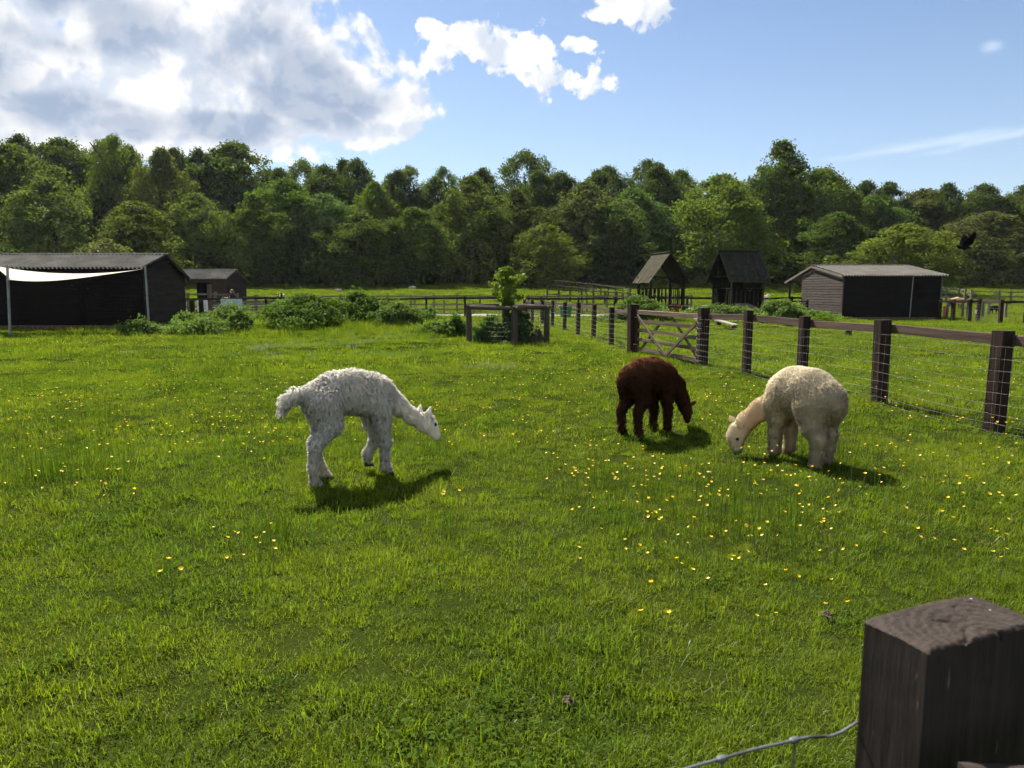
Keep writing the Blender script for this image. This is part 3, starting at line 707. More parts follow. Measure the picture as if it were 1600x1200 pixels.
rail_fence('rail_fence', 'long dark post and rail fence crossing the view behind the bramble bushes', line(X(285, 41.5), X(1290, 46.5), 17), 1.27, .13, M['creosote'], (1.17,), rw=.12, net=True)
rail_fence('rail_fence', 'silvered two-rail fence beyond the gravel track, along the sheep field', [X(x, 50.5) for x in (492, 532, 571, 606, 642, 678, 714, 750, 786, 826, 850, 885, 917, 948, 980, 1012, 1045, 1080)], 1.25, .12, M['greywood'], (.55, 1.12), railmat=M['greywood'])
rail_fence('rail_fence', 'short silvered posts just behind the track with a single low rail', [X(x, 48.6) for x in (553, 602, 648, 694, 740, 786, 824, 868, 910)], .95, .10, M['greywood'], (.32,), railmat=M['greywood'])
rail_fence('rail_fence', 'silvered rail fence climbing the slope in front of the dark wood, upper line', [(W(x, 450, Y)[0], Y) for x, Y in zip(np.linspace(812, 985, 16), np.linspace(88, 62, 16))], 1.25, .12, M['roundwood'], (.6, 1.1), rw=.08)
rail_fence('rail_fence', 'silvered rail fence in the sheep field, lower line below the sloping one', [(W(x, 450, Y)[0], Y) for x, Y in zip(np.linspace(855, 1000, 9), np.linspace(64, 55, 9))], 1.15, .12, M['roundwood'], (.6, 1.05), rw=.08)
rail_fence('rail_fence', 'dark rail fence joining the corner of the right-hand barn', [(W(x, 480, Y)[0], Y) for x, Y in ((1468, 39.5), (1490, 38.6), (1516, 37.6), (1529, 38.3), (1565, 35.3), (1604, 34.4), (1650, 33.2))], 1.22, .16, M['creosote'], (1.1,), rw=.12, net=True)
rail_fence('rail_fence', 'bleached posts standing behind the dark fence beside the right-hand barn', [(W(x, 480, Y)[0], Y) for x, Y in ((1480, 42.0), (1505, 42.5), (1512, 45), (1536, 42), (1545, 46), (1572, 42.5), (1605, 42), (1640, 42))], 1.05, .12, M['greywood'], (.95,), rw=.07)
rail_fence('rail_fence', 'three-rail field fence beyond the tan sheep, right of the barn', [X(x, Y) for x, Y in ((1448, 64), (1478, 63), (1497, 62), (1507, 61), (1517, 60))], 1.2, .14, M['greywood'], (.35, .72, 1.08))
rail_fence('rail_fence', 'three-rail field fence at the right edge beside the far braced gate', [X(x, Y) for x, Y in ((1561, 58.6), (1579, 58), (1615, 57), (1650, 56))], 1.2, .15, M['greywood'], (.35, .72, 1.08))
def small_gate(name, label, a, b, h, mat, nb=4, sw=.09):
    a, b = np.asarray(a, float), np.asarray(b, float); d3 = np.array((*unit(b - a), 0)); t = thing(name, label, 'gate', on(*a))
    def P(f, z, o=0): q = a + (b - a) * f; return on(q[0], q[1] + o, z)
    for f in (0, 1): piece('stile', beam(P(f, 0), P(f, h), sw, .07, side=d3), mat, t)
    for k in range(nb): z = .15 + (h - .25) * k / (nb - 1); piece('bar', beam(P(0, z), P(1, z), sw * .8, .03, side=(0, 0, 1)), mat, t)
    for (f0, z0, f1, z1) in ((.03, h - .1, .5, .12), (.97, h - .1, .5, .12)): piece('brace', beam(P(f0, z0, -.04), P(f1, z1, -.04), .07, .03, side=np.cross(P(f1, z1) - P(f0, z0), (0, 1, 0))), mat, t)
small_gate('field_gate', 'far braced field gate on the slope behind the tan sheep', X(1519, 59.6), X(1556, 58.8), 1.15, M['greywood'])
small_gate('field_gate', 'dark braced gate leaning beside the corner of the long barn', X(264, 35.5), X(287, 35.0), 1.2, M['creosote'])
small_gate('field_gate', 'dark gate in front of the faded gable of the right-hand barn', X(1230, 44.0), X(1262, 43.2), 1.15, M['hutwood'])
def yard():
    # yard rails behind the barn corner, where the woman stands
    rail_fence('yard_fence', 'grey plank pen behind the black-clothed woman', [X(x, 48.5) for x in (372, 400, 428, 456)], 1.12, .1, M['greywood'], (.25, .45, .65, .85, 1.05), rw=.13)
    rail_fence('yard_fence', 'weathered yard rails in front of the open field shed', [X(x, 46.5) for x in (275, 294, 337, 372)], 1.5, .14, M['greywood'], (.6, 1.0, 1.38))
    rail_fence('yard_fence', 'low bleached rails running right from the field shed into the sheep field', [X(x, 53) for x in (378, 400, 434, 475, 484)], 1.05, .14, M['greywood'], (.55, .95))
    p = X(328, 42.6); t = tag(post(None, p, 2.02, .2, M['gatewood'], name='tall_post'), 'tall pale square post with white cap beside the pushchair', 'post')
    for x, Y, h in ((300, 38.5, 1.15), (314, 40.2, 1.1)):
        tag(post(None, X(x, Y), h, .2, M['creosote'], name='gate_post'), 'stout dark post between braced gate and tall post, %s' % ('nearer the gate' if x == 300 else 'nearer the tall post'), 'post')
    a, b = X(300, 38.4), X(314, 40.1)
    s = thing('sign_board', 'blank pale blue board hung on the dark rail in front of the woman', 'sign', on(*X(363, 41.6)))
    c = W(362, 477, 41.55); piece('panel', beam(c - (.62, 0, 0), c + (.62, 0, 0), .72, .03, side=(0, 0, 1)), M['signblue'], s)
    s = thing('sign_board', 'white panel on the yard rails beside the pushchair', 'sign', on(*X(318, 45.9)))
    c = W(318, 477, 45.9); piece('panel', beam(c - (.42, 0, 0), c + (.42, 0, 0), .8, .03, side=(0, 0, 1)), M['white'], s)
    s = thing('sign_board', 'narrow orange notice fixed to a pale post beside the right-hand barn', 'sign', on(*X(1476, 41.2)))
    c = W(1476, 487, 41.8); piece('panel', beam(c - (0, 0, .33), c + (0, 0, .33), .16, .03, side=(1, 0, 0)), M['orange'], s)
    s = thing('sign_board', 'tiny white notice hanging on the dark fence by the barn', 'sign', on(*X(1525, 38.1)))
    c = W(1525, 487, 38.0); piece('panel', beam(c - (0, 0, .1), c + (0, 0, .1), .09, .02, side=(1, 0, 0)), M['white'], s)
yard()

# foreground corner post with rail and top wire
def near_fence():
    zt = 1.13
    L_, Fc, Rf = G(1350, 965, zt), G(1452, 1017, zt), G(1500, 944, zt)
    e1 = Fc - L_; e2 = Rf - L_; e2 = (e2 - e1 * np.dot(e1, e2) / np.dot(e1, e1)) * 1.34
    c = L_ + e1 / 2 + e2 / 2; t = thing('corner_post_fence', 'big dark square fence post with wire and rail, close by at bottom right', 'fence', (c[0], c[1], h1(c[0], c[1])))
    # post with uneven sawn top: a grid top, split edge and rounded arris
    w1, w2 = np.linalg.norm(e1), np.linalg.norm(e2); u1, u2 = unit(e1), unit(e2); n = 56; V = []; A = []
    ring = []
    for i in range(n + 1):
        for j in range(n + 1):
            a, b = i / n - .5, j / n - .5; rr = math.hypot(a * w1 - .05, b * w2 - .01)
            ed = max(abs(a), abs(b)); z = zt - .006 * max(0, (ed - .44) / .06) ** 2 + .0003 * math.sin(rr * 420) + .003 * math.sin(5 * a + 4) * math.cos(4 * b) + rng.normal(0, .0006)
            for (ang, ln, dp) in ((.5, .13, .010), (2.5, .06, .006), (-1.1, .07, .007), (-2.3, .05, .004)):      # drying cracks run out from the heart
                du, dv = a * w1 - .02, b * w2 - .01; al = du * math.cos(ang) + dv * math.sin(ang); ac = -du * math.sin(ang) + dv * math.cos(ang) + .004 * math.sin(al * 90)
                if al > .008: z -= dp * math.exp(-(ac / .0022) ** 2) * min(1, (al - .008) / .02) * (1 if al < ln else 0)
            V.append(c + e1 * a + e2 * b + (0, 0, z - zt)); A.append((z * 3, rr * 2.2, rr * 2.2))
    F = [(i * (n + 1) + j, (i + 1) * (n + 1) + j, (i + 1) * (n + 1) + j + 1, i * (n + 1) + j + 1) for i in range(n) for j in range(n)]
    top = np.array(V)
    piece('post_top', (top, F, np.array(A)), M['posttop'], t, smooth=True)
    V = []; A = []; F = []
    per = [(-.5 + k / n, -.5) for k in range(n)] + [(.5, -.5 + k / n) for k in range(n)] + [(.5 - k / n, .5) for k in range(n)] + [(-.5, .5 - k / n) for k in range(n)]
    zs = [0, -.012, -.05, -.15, -.4, -1.25]
    for lv, z in enumerate(zs):
        for k, (a, b) in enumerate(per):
            ii, jj = int(round((a + .5) * n)), int(round((b + .5) * n)); tz = top[ii * (n + 1) + jj][2]
            rnd = .985 if (abs(abs(a) - .5) < .01 and abs(abs(b) - .5) < .01) else 1
            split = 0.0
            if b < -.49 or a > .49: split = .004 * math.exp(-((k % n) / n - .62) ** 2 / .0006)
            p = c + e1 * a * rnd * (1 - split * 6) + e2 * b * rnd + (0, 0, (tz - zt) if lv == 0 else z)
            V.append(p); A.append((z, a * w1 * .6, b * w2 * .6))
    m = len(per)
    for lv in range(len(zs) - 1):
        for k in range(m): F.append((lv * m + k, (lv + 1) * m + k, (lv + 1) * m + (k + 1) % m, lv * m + (k + 1) % m))
    piece('post', (np.array(V), F, np.array(A)), M['nearpost'], t)
    # rail leaving to the right
    ra = np.array((.585, .835, .960)); rb = np.array((2.2, .69, .985))
    piece('rail', beam(ra, rb, .10, .045, side=(0, 0, 1), wob=.002), M['darkside'], t)
    # stock wire stapled to the post
    z = .955; pa = G(1346, 1128, z); pb = G(1060, 1201, z); d = unit(pb - pa); out = []
    for s_, dz in ((-.03, .004), (0, 0.004), (.018, -.002), (.04, -.009), (.06, -.011), (.1, -.003), (.2, 0.0), (.35, -.004), (.6, -.01), (1.2, -.02)):
        out.append(pa + d * s_ + (0, 0, dz))
    piece('top_wire', tube(out, .0022, 8), M['nearwire'], t)
    piece('staple', tube([pa + (.006, -.006, .012), pa + (.0, -.010, .004), pa + (.012, -.004, -.006)], .0022, 6), M['rustwire'], t)
    for k in range(8):
        q = pa + d * (.128 + .128 * k) + (0, 0, -.002)
        piece('stay_wire', tube([q, q - (0, 0, .25) + (.002, .001, 0), q - (0, 0, .9)], .0016, 6), M['rustwire'], t)
        V = [q - d * .009, q - d * .005, q, q + d * .005, q + d * .009]; piece('knot', tube(V, [.0032, .0048, .0052, .0048, .0032], 8), M['nearwire'], t)
    for k in range(1, 5):
        piece('line_wire', tube([o - (0, 0, .17 * k) for o in out], .0017, 6), M['nearwire'], t)
def near_mats():
    m, nt = mat_new('near_post_wood'); g = attr(nt, 'grain').outputs['Vector']
    a = nt.noise(nt.vscale(g, (4, 90, 90)), 1.0, 6, .7, .4); b = nt.noise(g, 9.0, 4, .6); s = nt.noise(nt.vscale(g, (14, 160, 160)), 1.0, 2, .5)
    c = nt.mix(nt.smooth(a, .3, .75), (.010, .0068, .0055, 1), (.034, .0235, .019, 1))
    c = nt.mix(nt.m('MULTIPLY', nt.smooth(b, .45, .75), .5), c, (.044, .032, .027, 1))
    c = nt.mix(nt.m('MULTIPLY', nt.smooth(s, .70, .76), .8), c, (.20, .15, .105, 1))
    finish(nt, principled(nt, c, .8, a, .003, .3)); M['nearpost'] = m
    m, nt = mat_new('sawn_end_grain'); g = attr(nt, 'grain').outputs['Vector']; geo = nt.add('ShaderNodeNewGeometry').outputs['Position']
    sp = nt.add('ShaderNodeSeparateXYZ'); nt.put(sp.inputs[0], g)
    ring = nt.m('SINE', nt.m('ADD', nt.m('MULTIPLY', sp.outputs[1], 190.0), nt.m('MULTIPLY', nt.noise(geo, 40, 3), 7.0)))
    n1 = nt.noise(geo, 60, 5, .7); n2 = nt.noise(geo, 14, 3); sk = nt.noise(geo, 75, 1, .5)
    c = nt.mix(nt.m('MULTIPLY', nt.smooth(ring, -.6, .9), .45), (.016, .0105, .0078, 1), (.046, .033, .025, 1))
    c = nt.mix(nt.smooth(n2, .4, .7), c, (.033, .024, .019, 1)); c = nt.mix(nt.m('MULTIPLY', nt.smooth(n1, .45, .7), .8), c, (.013, .009, .007, 1))
    c = nt.mix(nt.smooth(sk, .77, .80), c, (.26, .22, .17, 1))
    finish(nt, principled(nt, c, .85, n1, .004, .25)); M['posttop'] = m
    m, nt = mat_new('near_wire'); geo = nt.add('ShaderNodeNewGeometry').outputs['Position']
    r = nt.smooth(nt.noise(geo, 14, 4), .48, .62)
    c = nt.mix(r, (.13, .14, .15, 1), (.055, .038, .028, 1)); finish(nt, principled(nt, c, .5, None, 0, .4, .55)); M['nearwire'] = m
near_mats(); near_fence()

# round tree guard
def tree_guard():
    c = G(793, 538)[:2]; c = np.array((c[0], c[1] + .35)); R_ = 1.22
    t = thing('tree_guard', 'round-railed wooden tree guard with wire netting round the young tree', 'tree guard', on(*c))
    ang = [math.radians(a) for a in (-166, -80, -8, 92)]
    P = [c + R_ * np.array((math.cos(a), math.sin(a))) for a in ang]
    for p in P: b = on(p[0], p[1], -.1); piece('post', tube([b, b + (0, 0, .6), b + (rng.normal(0, .01), 0, 1.17)], [.095, .09, .085], 12), M['roundwood'], t)
    for i in range(4):
        a, b = P[i], P[(i + 1) % 4]; d = unit(b - a); z = 1.10 + .0 * i
        mid = on(*((a + b) / 2), z + .01 + .02 * (i % 2) - .01)
        piece('rail', tube([on(*(a - d * .12), z + .02 * (i % 2)), mid, on(*(b + d * .12), z + .02 * (i % 2))], [.06, .065, .058], 12), M['roundwood'], t)
        netting(t, on(*a), on(*b), .98, .03, 7, .07, .0013, M['wire'], rv=.0011)
    return c
guard_c = tree_guard()

def small_furniture():
    p = W(1135, 515, 29.0); p[2] = h1(p[0], p[1])
    t = thing('bench', 'low pale log-ended plank bench in the grass behind the gate fence', 'bench', p)
    a, b = W(1120, 509, 30.6), W(1150, 516, 28.3); a[2] = h1(a[0], a[1]) + .26; b[2] = h1(b[0], b[1]) + .26
    piece('seat', beam(a, b, .24, .06), M['paleplank'], t)
    for f in (.1, .9): q = a + (b - a) * f; piece('leg', beam(on(q[0], q[1]), q - (0, 0, .03), .16, .16), M['hutwood'], t)
    p = W(1325, 526, 25.5); p[2] = h1(p[0], p[1])
    t = thing('salt_block', 'small dark stump behind the netting fence below the right-hand barn', 'stump', p)
    piece('block', beam(p - (0, 0, .05), p + (0, 0, .22), .24, .22, ch=.2, w2=.2, t2=.18), M['hutwood'], t)
    p = W(884, 476, 44.8); b = on(p[0], p[1]); t = thing('feed_tub', 'green feed tub beside the dark rail fence, left of the huts', 'tub', b)
    piece('bowl', tube([b, b + (0, 0, .08), b + (0, 0, .75)], [.28, .32, .42], 14), M['green'], t)
    piece('rim', tube([b + (0, 0, .74), b + (0, 0, .80)], [.45, .45], 14), M['white'], t)
small_furniture()
# ------------------------------------------------------------------ foliage
def rand_dirs(r, n, zb=0.0):
    d = r.normal(size=(n, 3)); d[:, 2] += zb; return d / np.linalg.norm(d, axis=1, keepdims=True)
def leaf_quads(r, P, N, size, asp=.62, droop=0.0):
    """a small pointed leaf spray (bent diamond) at every point"""
    n = len(P); a = r.normal(size=(n, 3)); a[:, 2] -= droop
    a -= N * (a * N).sum(1, keepdims=True); a /= np.linalg.norm(a, axis=1, keepdims=True) + 1e-9; b = np.cross(N, a)
    s = (size * r.uniform(.6, 1.35, n))[:, None]
    V = np.empty((n, 4, 3)); V[:, 0] = P - a * s * .5; V[:, 1] = P + b * s * .5 * asp - a * s * .05 + N * s * .08; V[:, 2] = P + a * s * .55; V[:, 3] = P - b * s * .5 * asp - a * s * .05 + N * s * .08
    return V.reshape(-1, 3), np.arange(n * 4).reshape(n, 4)
PROF = {
 'round': lambda t: np.sqrt(np.clip(1 - (2 * t - 1) ** 2, 0, 1)) ** .8,
 'dome': lambda t: np.clip(1 - t ** 2.4, 0, 1) ** .6 * (.75 + .25 * np.minimum(t * 3, 1)),
 'tall': lambda t: np.clip(np.sin(np.pi * np.clip(t, 0, 1) ** .8), 0, 1) ** .7 * (1 - .25 * t),
 'cone': lambda t: np.clip(1 - t, 0, 1) ** .7 * (.6 + .4 * np.minimum(t * 4, 1)),
 'open': lambda t: np.clip(np.sin(np.pi * np.clip(t, 0, 1) ** 1.25), 0, 1) ** .75,
}
def crown(r, h, Rd, z0, prof, nc, per, leaf, cr=(.16, .3), asp=.62, yk=1.0, droop=0.0, hollow=.3):
    """foliage clumps spread through an envelope: returns verts, faces, tint, clump centres (base at origin)"""
    t = r.uniform(0, 1, nc) ** .9; th = r.uniform(0, 2 * np.pi, nc); f = PROF[prof](t)
    ph = r.uniform(0, 6.28, 3); irr = 1 + .18 * np.sin(2 * th + ph[0] + 5 * t) + .15 * np.sin(3 * th + ph[1] - 8 * t) + .1 * np.sin(5 * th + ph[2] + 9 * t); irr = irr * np.where(r.uniform(0, 1, nc) < .22, r.uniform(1.0, 1.28, nc), 1)
    rad = Rd * f * np.sqrt(r.uniform(hollow, 1, nc)) * irr
    ccr = Rd * r.uniform(*cr, nc) * (.75 + .35 * f)
    C = np.stack([np.cos(th) * np.maximum(rad - ccr * .5, 0), yk * np.sin(th) * np.maximum(rad - ccr * .5, 0), z0 + (h - z0) * t * .96 - ccr * .2], 1)
    ct = r.uniform(0, 1, nc)
    k = np.repeat(np.arange(nc), per); n = len(k)
    d = rand_dirs(r, n, .25); rr = .35 + .65 * r.uniform(0, 1, n) ** .55
    rr *= 1 + .35 * np.sin(d[:, 0] * 5 + k) * np.sin(d[:, 1] * 5 + 2 * k)
    P = C[k] + d * (ccr[k] * rr)[:, None] * (1, 1, .72)
    if droop: P[:, 2] -= droop * ccr[k] * r.uniform(0, 1, n) ** 2
    keep = P[:, 2] > .05
    P, d, k = P[keep], d[keep], k[keep]; n = len(k)
    N = d * .55 + r.normal(size=(n, 3)) * .6 + (0, 0, .35); N /= np.linalg.norm(N, axis=1, keepdims=True)
    V, F = leaf_quads(r, P, N, leaf, asp, droop)
    tint = np.repeat(np.clip(.55 * ct[k] + .45 * r.uniform(0, 1, n), 0, 1), 4)
    return V, F, tint, C
def limbs(r, h, C, r0, nl=9, z1=.8, split=.3):
    """tapered trunk with limbs reaching into the crown"""
    g = Geo(); b = r.normal(0, h * .012, (6, 2)); zt = np.linspace(0, h * z1, 6)
    tr = np.array([(b[i, 0] * i, b[i, 1] * i, z) for i, z in enumerate(zt)]); rad = r0 * np.array((1.35, 1, .88, .7, .48, .2))
    g.add(tube(tr, rad, 8))
    for j in r.choice(len(C), min(nl, len(C)), replace=False):
        e = C[j]; zs = max(h * split * .7, min(e[2] * r.uniform(.45, .75), h * z1 * .9)); i = zs / (h * z1) * 5; i0 = int(i)
        s = tr[i0] + (tr[min(i0 + 1, 5)] - tr[i0]) * (i - i0); rs = np.interp(zs, zt, rad) * .55
        mid = s * .5 + e * .5 + (0, 0, -.04 * h + r.normal(0, .02 * h)); g.add(tube([s, mid, e], [rs, rs * .6, rs * .15], 5))
    return g
CROWNS = {}
def crown_kind(prof, seed):
    """a few crowns of each outline, shared by the trees of the wood (14 m tall, 6.5 m in radius before scaling)"""
    k = (prof, seed)
    if k not in CROWNS:
        r = np.random.default_rng(900 + seed * 17 + len(prof)); thin = prof == 'open'
        V, F, tint, C = crown(r, 14, 6.5, 14 * (.36 if thin else .02), prof, 110 if thin else 220, 110 if thin else 125, .23 if thin else .27, (.11, .22) if thin else (.10, .25), .62, .85, 0, .12 if thin else .4)
        me = mesh_from('crown', V, F, {'tint': tint}); me.materials.append(M['leaf']); CROWNS[k] = (me, C)
    return CROWNS[k]
def tree(name, label, base, h, Rd, prof, colr, seed, kind, group=None):
    r = np.random.default_rng(seed); t = thing(name, label, 'tree', base, group); base = np.asarray(base, float); thin = prof == 'open'
    me, C = crown_kind(prof, kind); rot = r.uniform(0, 6.28); sx, sz = Rd / 6.5, h / 14
    cc, ss = math.cos(rot), math.sin(rot); C = np.stack([(C[:, 0] * cc - C[:, 1] * ss) * sx, (C[:, 0] * ss + C[:, 1] * cc) * sx, C[:, 2] * sz], 1)
    g = limbs(r, h, C, h * .018, 16 if thin else 9, .92 if thin else .8, .42 if thin else .25); mk('trunk', np.vstack(g.V) + base, g.F, M['bark'], t, attrs={'grain': np.vstack(g.A)}, smooth=True)
    o = mk('crown', None, None, None, t, mesh=me, color=colr); o.rotation_euler = (0, 0, rot); o.scale = (sx, sx, sz)
    return t
DK, MD, LT, YG, GG, BR, OL = (.040, .064, .018), (.058, .090, .022), (.080, .118, .026), (.085, .118, .026), (.066, .090, .042), (.056, .064, .034), (.082, .098, .032)
# px centre, px top, px half width, distance, crown start (fraction of height), outline, colour, label
TREES = [
 (95, 212, 72, 108, .15, 'dome', DK, 'dark dense round tree, tallest near the left edge'),
 (12, 222, 78, 96, .05, 'dome', MD, 'big dark tree cut off by the left edge above the long barn'),
 (70, 275, 66, 84, .05, 'dome', OL, 'olive-topped lower tree in front, just above the long barn roof'),
 (176, 209, 42, 101, .42, 'open', LT, 'tall thin-crowned tree with a bare visible trunk, left part of the wood'),
 (252, 228, 50, 98, .22, 'tall', OL, 'tall pale tree with see-through top, next right of the bare-trunked one'),
 (305, 300, 58, 92, .05, 'dome', OL, 'pale sloping-sided tree filling in below the big dark dome, left'),
 (212, 312, 62, 80, .05, 'dome', MD, 'low rounded tree directly behind the right end of the long barn'),
 (368, 219, 84, 112, .2, 'dome', DK, 'broad dark dome-shaped tree, highest left of the cloud'),
 (395, 300, 52, 90, .05, 'tall', MD, 'mid green drooping tree right behind the small field shed'),
 (445, 276, 60, 95, .05, 'dome', MD, 'bushy mid green tree right of the field shed, second row'),
 (474, 247, 34, 118, .2, 'round', MD, 'small round treetop peeping up right of the big dark dome'),
 (536, 246, 40, 120, .2, 'tall', DK, 'dark spiky treetops above the wood, left of centre'),
 (505, 300, 56, 92, .05, 'dome', GG, 'grey-green drooping tree above the bramble bushes'),
 (585, 282, 50, 97, .08, 'tall', LT, 'light green feathery tree above the right end of the brambles'),
 (563, 330, 54, 88, .03, 'dome', MD, 'shaded front tree over the left of the far sheep'),
 (640, 258, 38, 106, .3, 'open', GG, 'wispy grey birch with thin see-through top, centre left'),
 (692, 259, 32, 114, .35, 'open', MD, 'slim twin-tufted treetop against the sky, left of the sapling'),
 (735, 273, 62, 96, .08, 'dome', MD, 'sturdy green tree rising straight above the tree guard'),
 (648, 322, 50, 90, .03, 'dome', DK, 'dark front tree behind the lying far sheep'),
 (822, 233, 44, 122, .25, 'round', DK, 'dark rounded treetop sticking up highest at the centre'),
 (806, 292, 50, 97, .05, 'tall', DK, 'dark narrow tree behind the young guarded tree'),
 (868, 268, 46, 108, .15, 'dome', BR, 'brownish treetop just right of the highest centre one'),
 (852, 348, 46, 86, .02, 'dome', YG, 'low bright yellow-green tree left of the first hut, wood edge'),
 (915, 282, 66, 94, .04, 'dome', GG, 'grey-green willowy tree left of the mossy hut'),
 (950, 256, 44, 120, .2, 'dome', DK, 'dark treetop on the skyline above the mossy hut, left one'),
 (1012, 247, 42, 120, .2, 'dome', DK, 'dark pointed treetop on the skyline above the mossy hut, right one'),
 (990, 292, 64, 95, .04, 'dome', GG, 'large grey-green tree directly behind the mossy hut'),
 (1064, 262, 40, 112, .15, 'dome', MD, 'mid green skyline tree left of the bright green one'),
 (1128, 270, 78, 90, .04, 'dome', LT, 'bright green spreading tree behind the two huts'),
 (1224, 216, 70, 97, .08, 'tall', MD, 'tallest tree of the right half, huge rounded crown'),
 (1285, 262, 60, 99, .05, 'dome', MD, 'broad tree leaning against the right flank of the tallest one'),
 (1310, 330, 50, 86, .03, 'dome', DK, 'dark low tree behind the gable of the right-hand barn'),
 (1366, 304, 54, 102, .06, 'dome', MD, 'green treetop above the roof of the right-hand barn'),
 (1445, 293, 66, 108, .08, 'dome', BR, 'brown-tinged broad treetop, skyline right of the barn'),
 (1412, 348, 70, 74, .04, 'dome', YG, 'low yellow-green tree directly behind the right-hand barn'),
 (1535, 299, 44, 110, .25, 'open', GG, 'thin-topped grey tree on the skyline near the right edge'),
 (1592, 304, 46, 106, .2, 'open', OL, 'thin olive treetop at the very right edge'),
 (1548, 330, 74, 90, .06, 'dome', BR, 'dull brownish tree behind the flying crow'),
]
for i, (px, pt, hw, Y, cs, prof, cc, lab) in enumerate(TREES):
    top = W(px, pt, Y); b = on(top[0], Y); h = top[2] - b[2]; Rd = hw / FPX * Y * 1.42
    r = np.random.default_rng(100 + i); cc = tuple(1.12 * (.7 * c + .3 * q) * k for c, q, k in zip(cc, MD, r.uniform(.9, 1.1, 3)))
    tree('woodland_tree', lab, b, h, Rd, prof, cc, 200 + i, i % 3, group='trees of the wood')
def place_kinds(name, coll, P, IDX, ROT, SC, label, cat, colr=None):
    """one scattered mass: every point carries one of the kinds in the collection"""
    n = len(P); me = bpy.data.meshes.new(name); me.vertices.add(n); me.vertices.foreach_set('co', np.asarray(P, np.float32).ravel())
    a = me.attributes.new('kind_index', 'INT', 'POINT'); a.data.foreach_set('value', np.asarray(IDX, np.int32))
    a = me.attributes.new('spin', 'FLOAT_VECTOR', 'POINT'); a.data.foreach_set('vector', np.asarray(ROT, np.float32).ravel())
    a = me.attributes.new('size', 'FLOAT_VECTOR', 'POINT'); a.data.foreach_set('vector', np.asarray(SC, np.float32).ravel())
    o = bpy.data.objects.new(name, me); col.objects.link(o); tag(o, label, cat, None, 'stuff')
    ng = bpy.data.node_groups.new(name + '_scatter', 'GeometryNodeTree'); ng.interface.new_socket('Geometry', in_out='INPUT', socket_type='NodeSocketGeometry'); ng.interface.new_socket('Geometry', in_out='OUTPUT', socket_type='NodeSocketGeometry')
    N = ng.nodes; L = ng.links; gi, go = N.new('NodeGroupInput'), N.new('NodeGroupOutput'); ip = N.new('GeometryNodeInstanceOnPoints'); ci = N.new('GeometryNodeCollectionInfo')
    ci.inputs['Collection'].default_value = coll; ci.inputs['Separate Children'].default_value = True; ci.inputs['Reset Children'].default_value = True
    def na(nm, dt): q = N.new('GeometryNodeInputNamedAttribute'); q.data_type = dt; q.inputs[0].default_value = nm; return q.outputs[0]
    L.new(gi.outputs[0], ip.inputs['Points']); L.new(ci.outputs[0], ip.inputs['Instance']); ip.inputs['Pick Instance'].default_value = True
    L.new(na('kind_index', 'INT'), ip.inputs['Instance Index']); L.new(na('spin', 'FLOAT_VECTOR'), ip.inputs['Rotation']); L.new(na('size', 'FLOAT_VECTOR'), ip.inputs['Scale']); L.new(ip.outputs[0], go.inputs[0])
    o.modifiers.new('scatter', 'NODES').node_group = ng
    return o
def woodland():
    """the wood behind and beside the named trees, and its shaded undergrowth: one mass nobody could count"""
    r = np.random.default_rng(5); kinds = bpy.data.collections.new('wood_kinds'); q = 0
    for cc in ((.050, .078, .022), (.062, .090, .026), (.056, .076, .030)):
        for k in (0, 1, 2):
            me, C = crown_kind('dome', k); o = bpy.data.objects.new('w%02d' % q, me); o.color = (*cc, 1); kinds.objects.link(o); q += 1
    P, SC = [], []
    def put_(x, y, h, rd): P.append(on(x, y)); SC.append((rd / 6.5, rd / 6.5, h / 14))
    lift = lambda x: np.interp(x, (-60, -25, 40, 60), (4, 0, 0, -2))
    for x in np.arange(-150, 150, 5.6): put_(x + r.normal(0, 1.5), r.uniform(102, 108), r.uniform(14.5, 17.5) + lift(x), r.uniform(5, 6.5))
    for x in np.arange(-170, 170, 6.2): put_(x + r.normal(0, 1.5), r.uniform(117, 127), r.uniform(12, 15) + lift(x), r.uniform(5.2, 6.8))
    for x in np.arange(-190, 190, 8): put_(x + r.normal(0, 2), r.uniform(135, 150), r.uniform(8, 11), 6.5)
    for x in np.arange(-120, 120, 3.0): put_(x + r.normal(0, .8), r.uniform(95.5, 99), r.uniform(3.0, 6.0), r.uniform(2.2, 3.4))
    for x in list(np.arange(-130, -72, 6)) + list(np.arange(74, 130, 6)): put_(x, r.uniform(94, 100), r.uniform(13, 17), 6)
    n = len(P); rot = np.zeros((n, 3)); rot[:, 2] = r.uniform(0, 6.28, n)
    place_kinds('woodland', kinds, P, r.integers(0, q, n), rot, SC, 'shaded mass of woodland and undergrowth filling the hill behind the named trees', 'woodland').color = (.050, .074, .025, 1)
woodland()
def shrub_tree(name, label, base, h, Rd, z0, colr, seed, leaf):
    r = np.random.default_rng(seed); t = thing(name, label, 'shrub', base); base = np.asarray(base, float)
    V, F, tint, C = crown(r, h, Rd, z0, 'dome', 80, 130, leaf, (.16, .32)); g = limbs(r, h, C, h * .02); mk('trunk', np.vstack(g.V) + base, g.F, M['bark'], t, attrs={'grain': np.vstack(g.A)}, smooth=True)
    mk('crown', V + base, F, M['shrub'], t, attrs={'tint': tint}, color=colr)
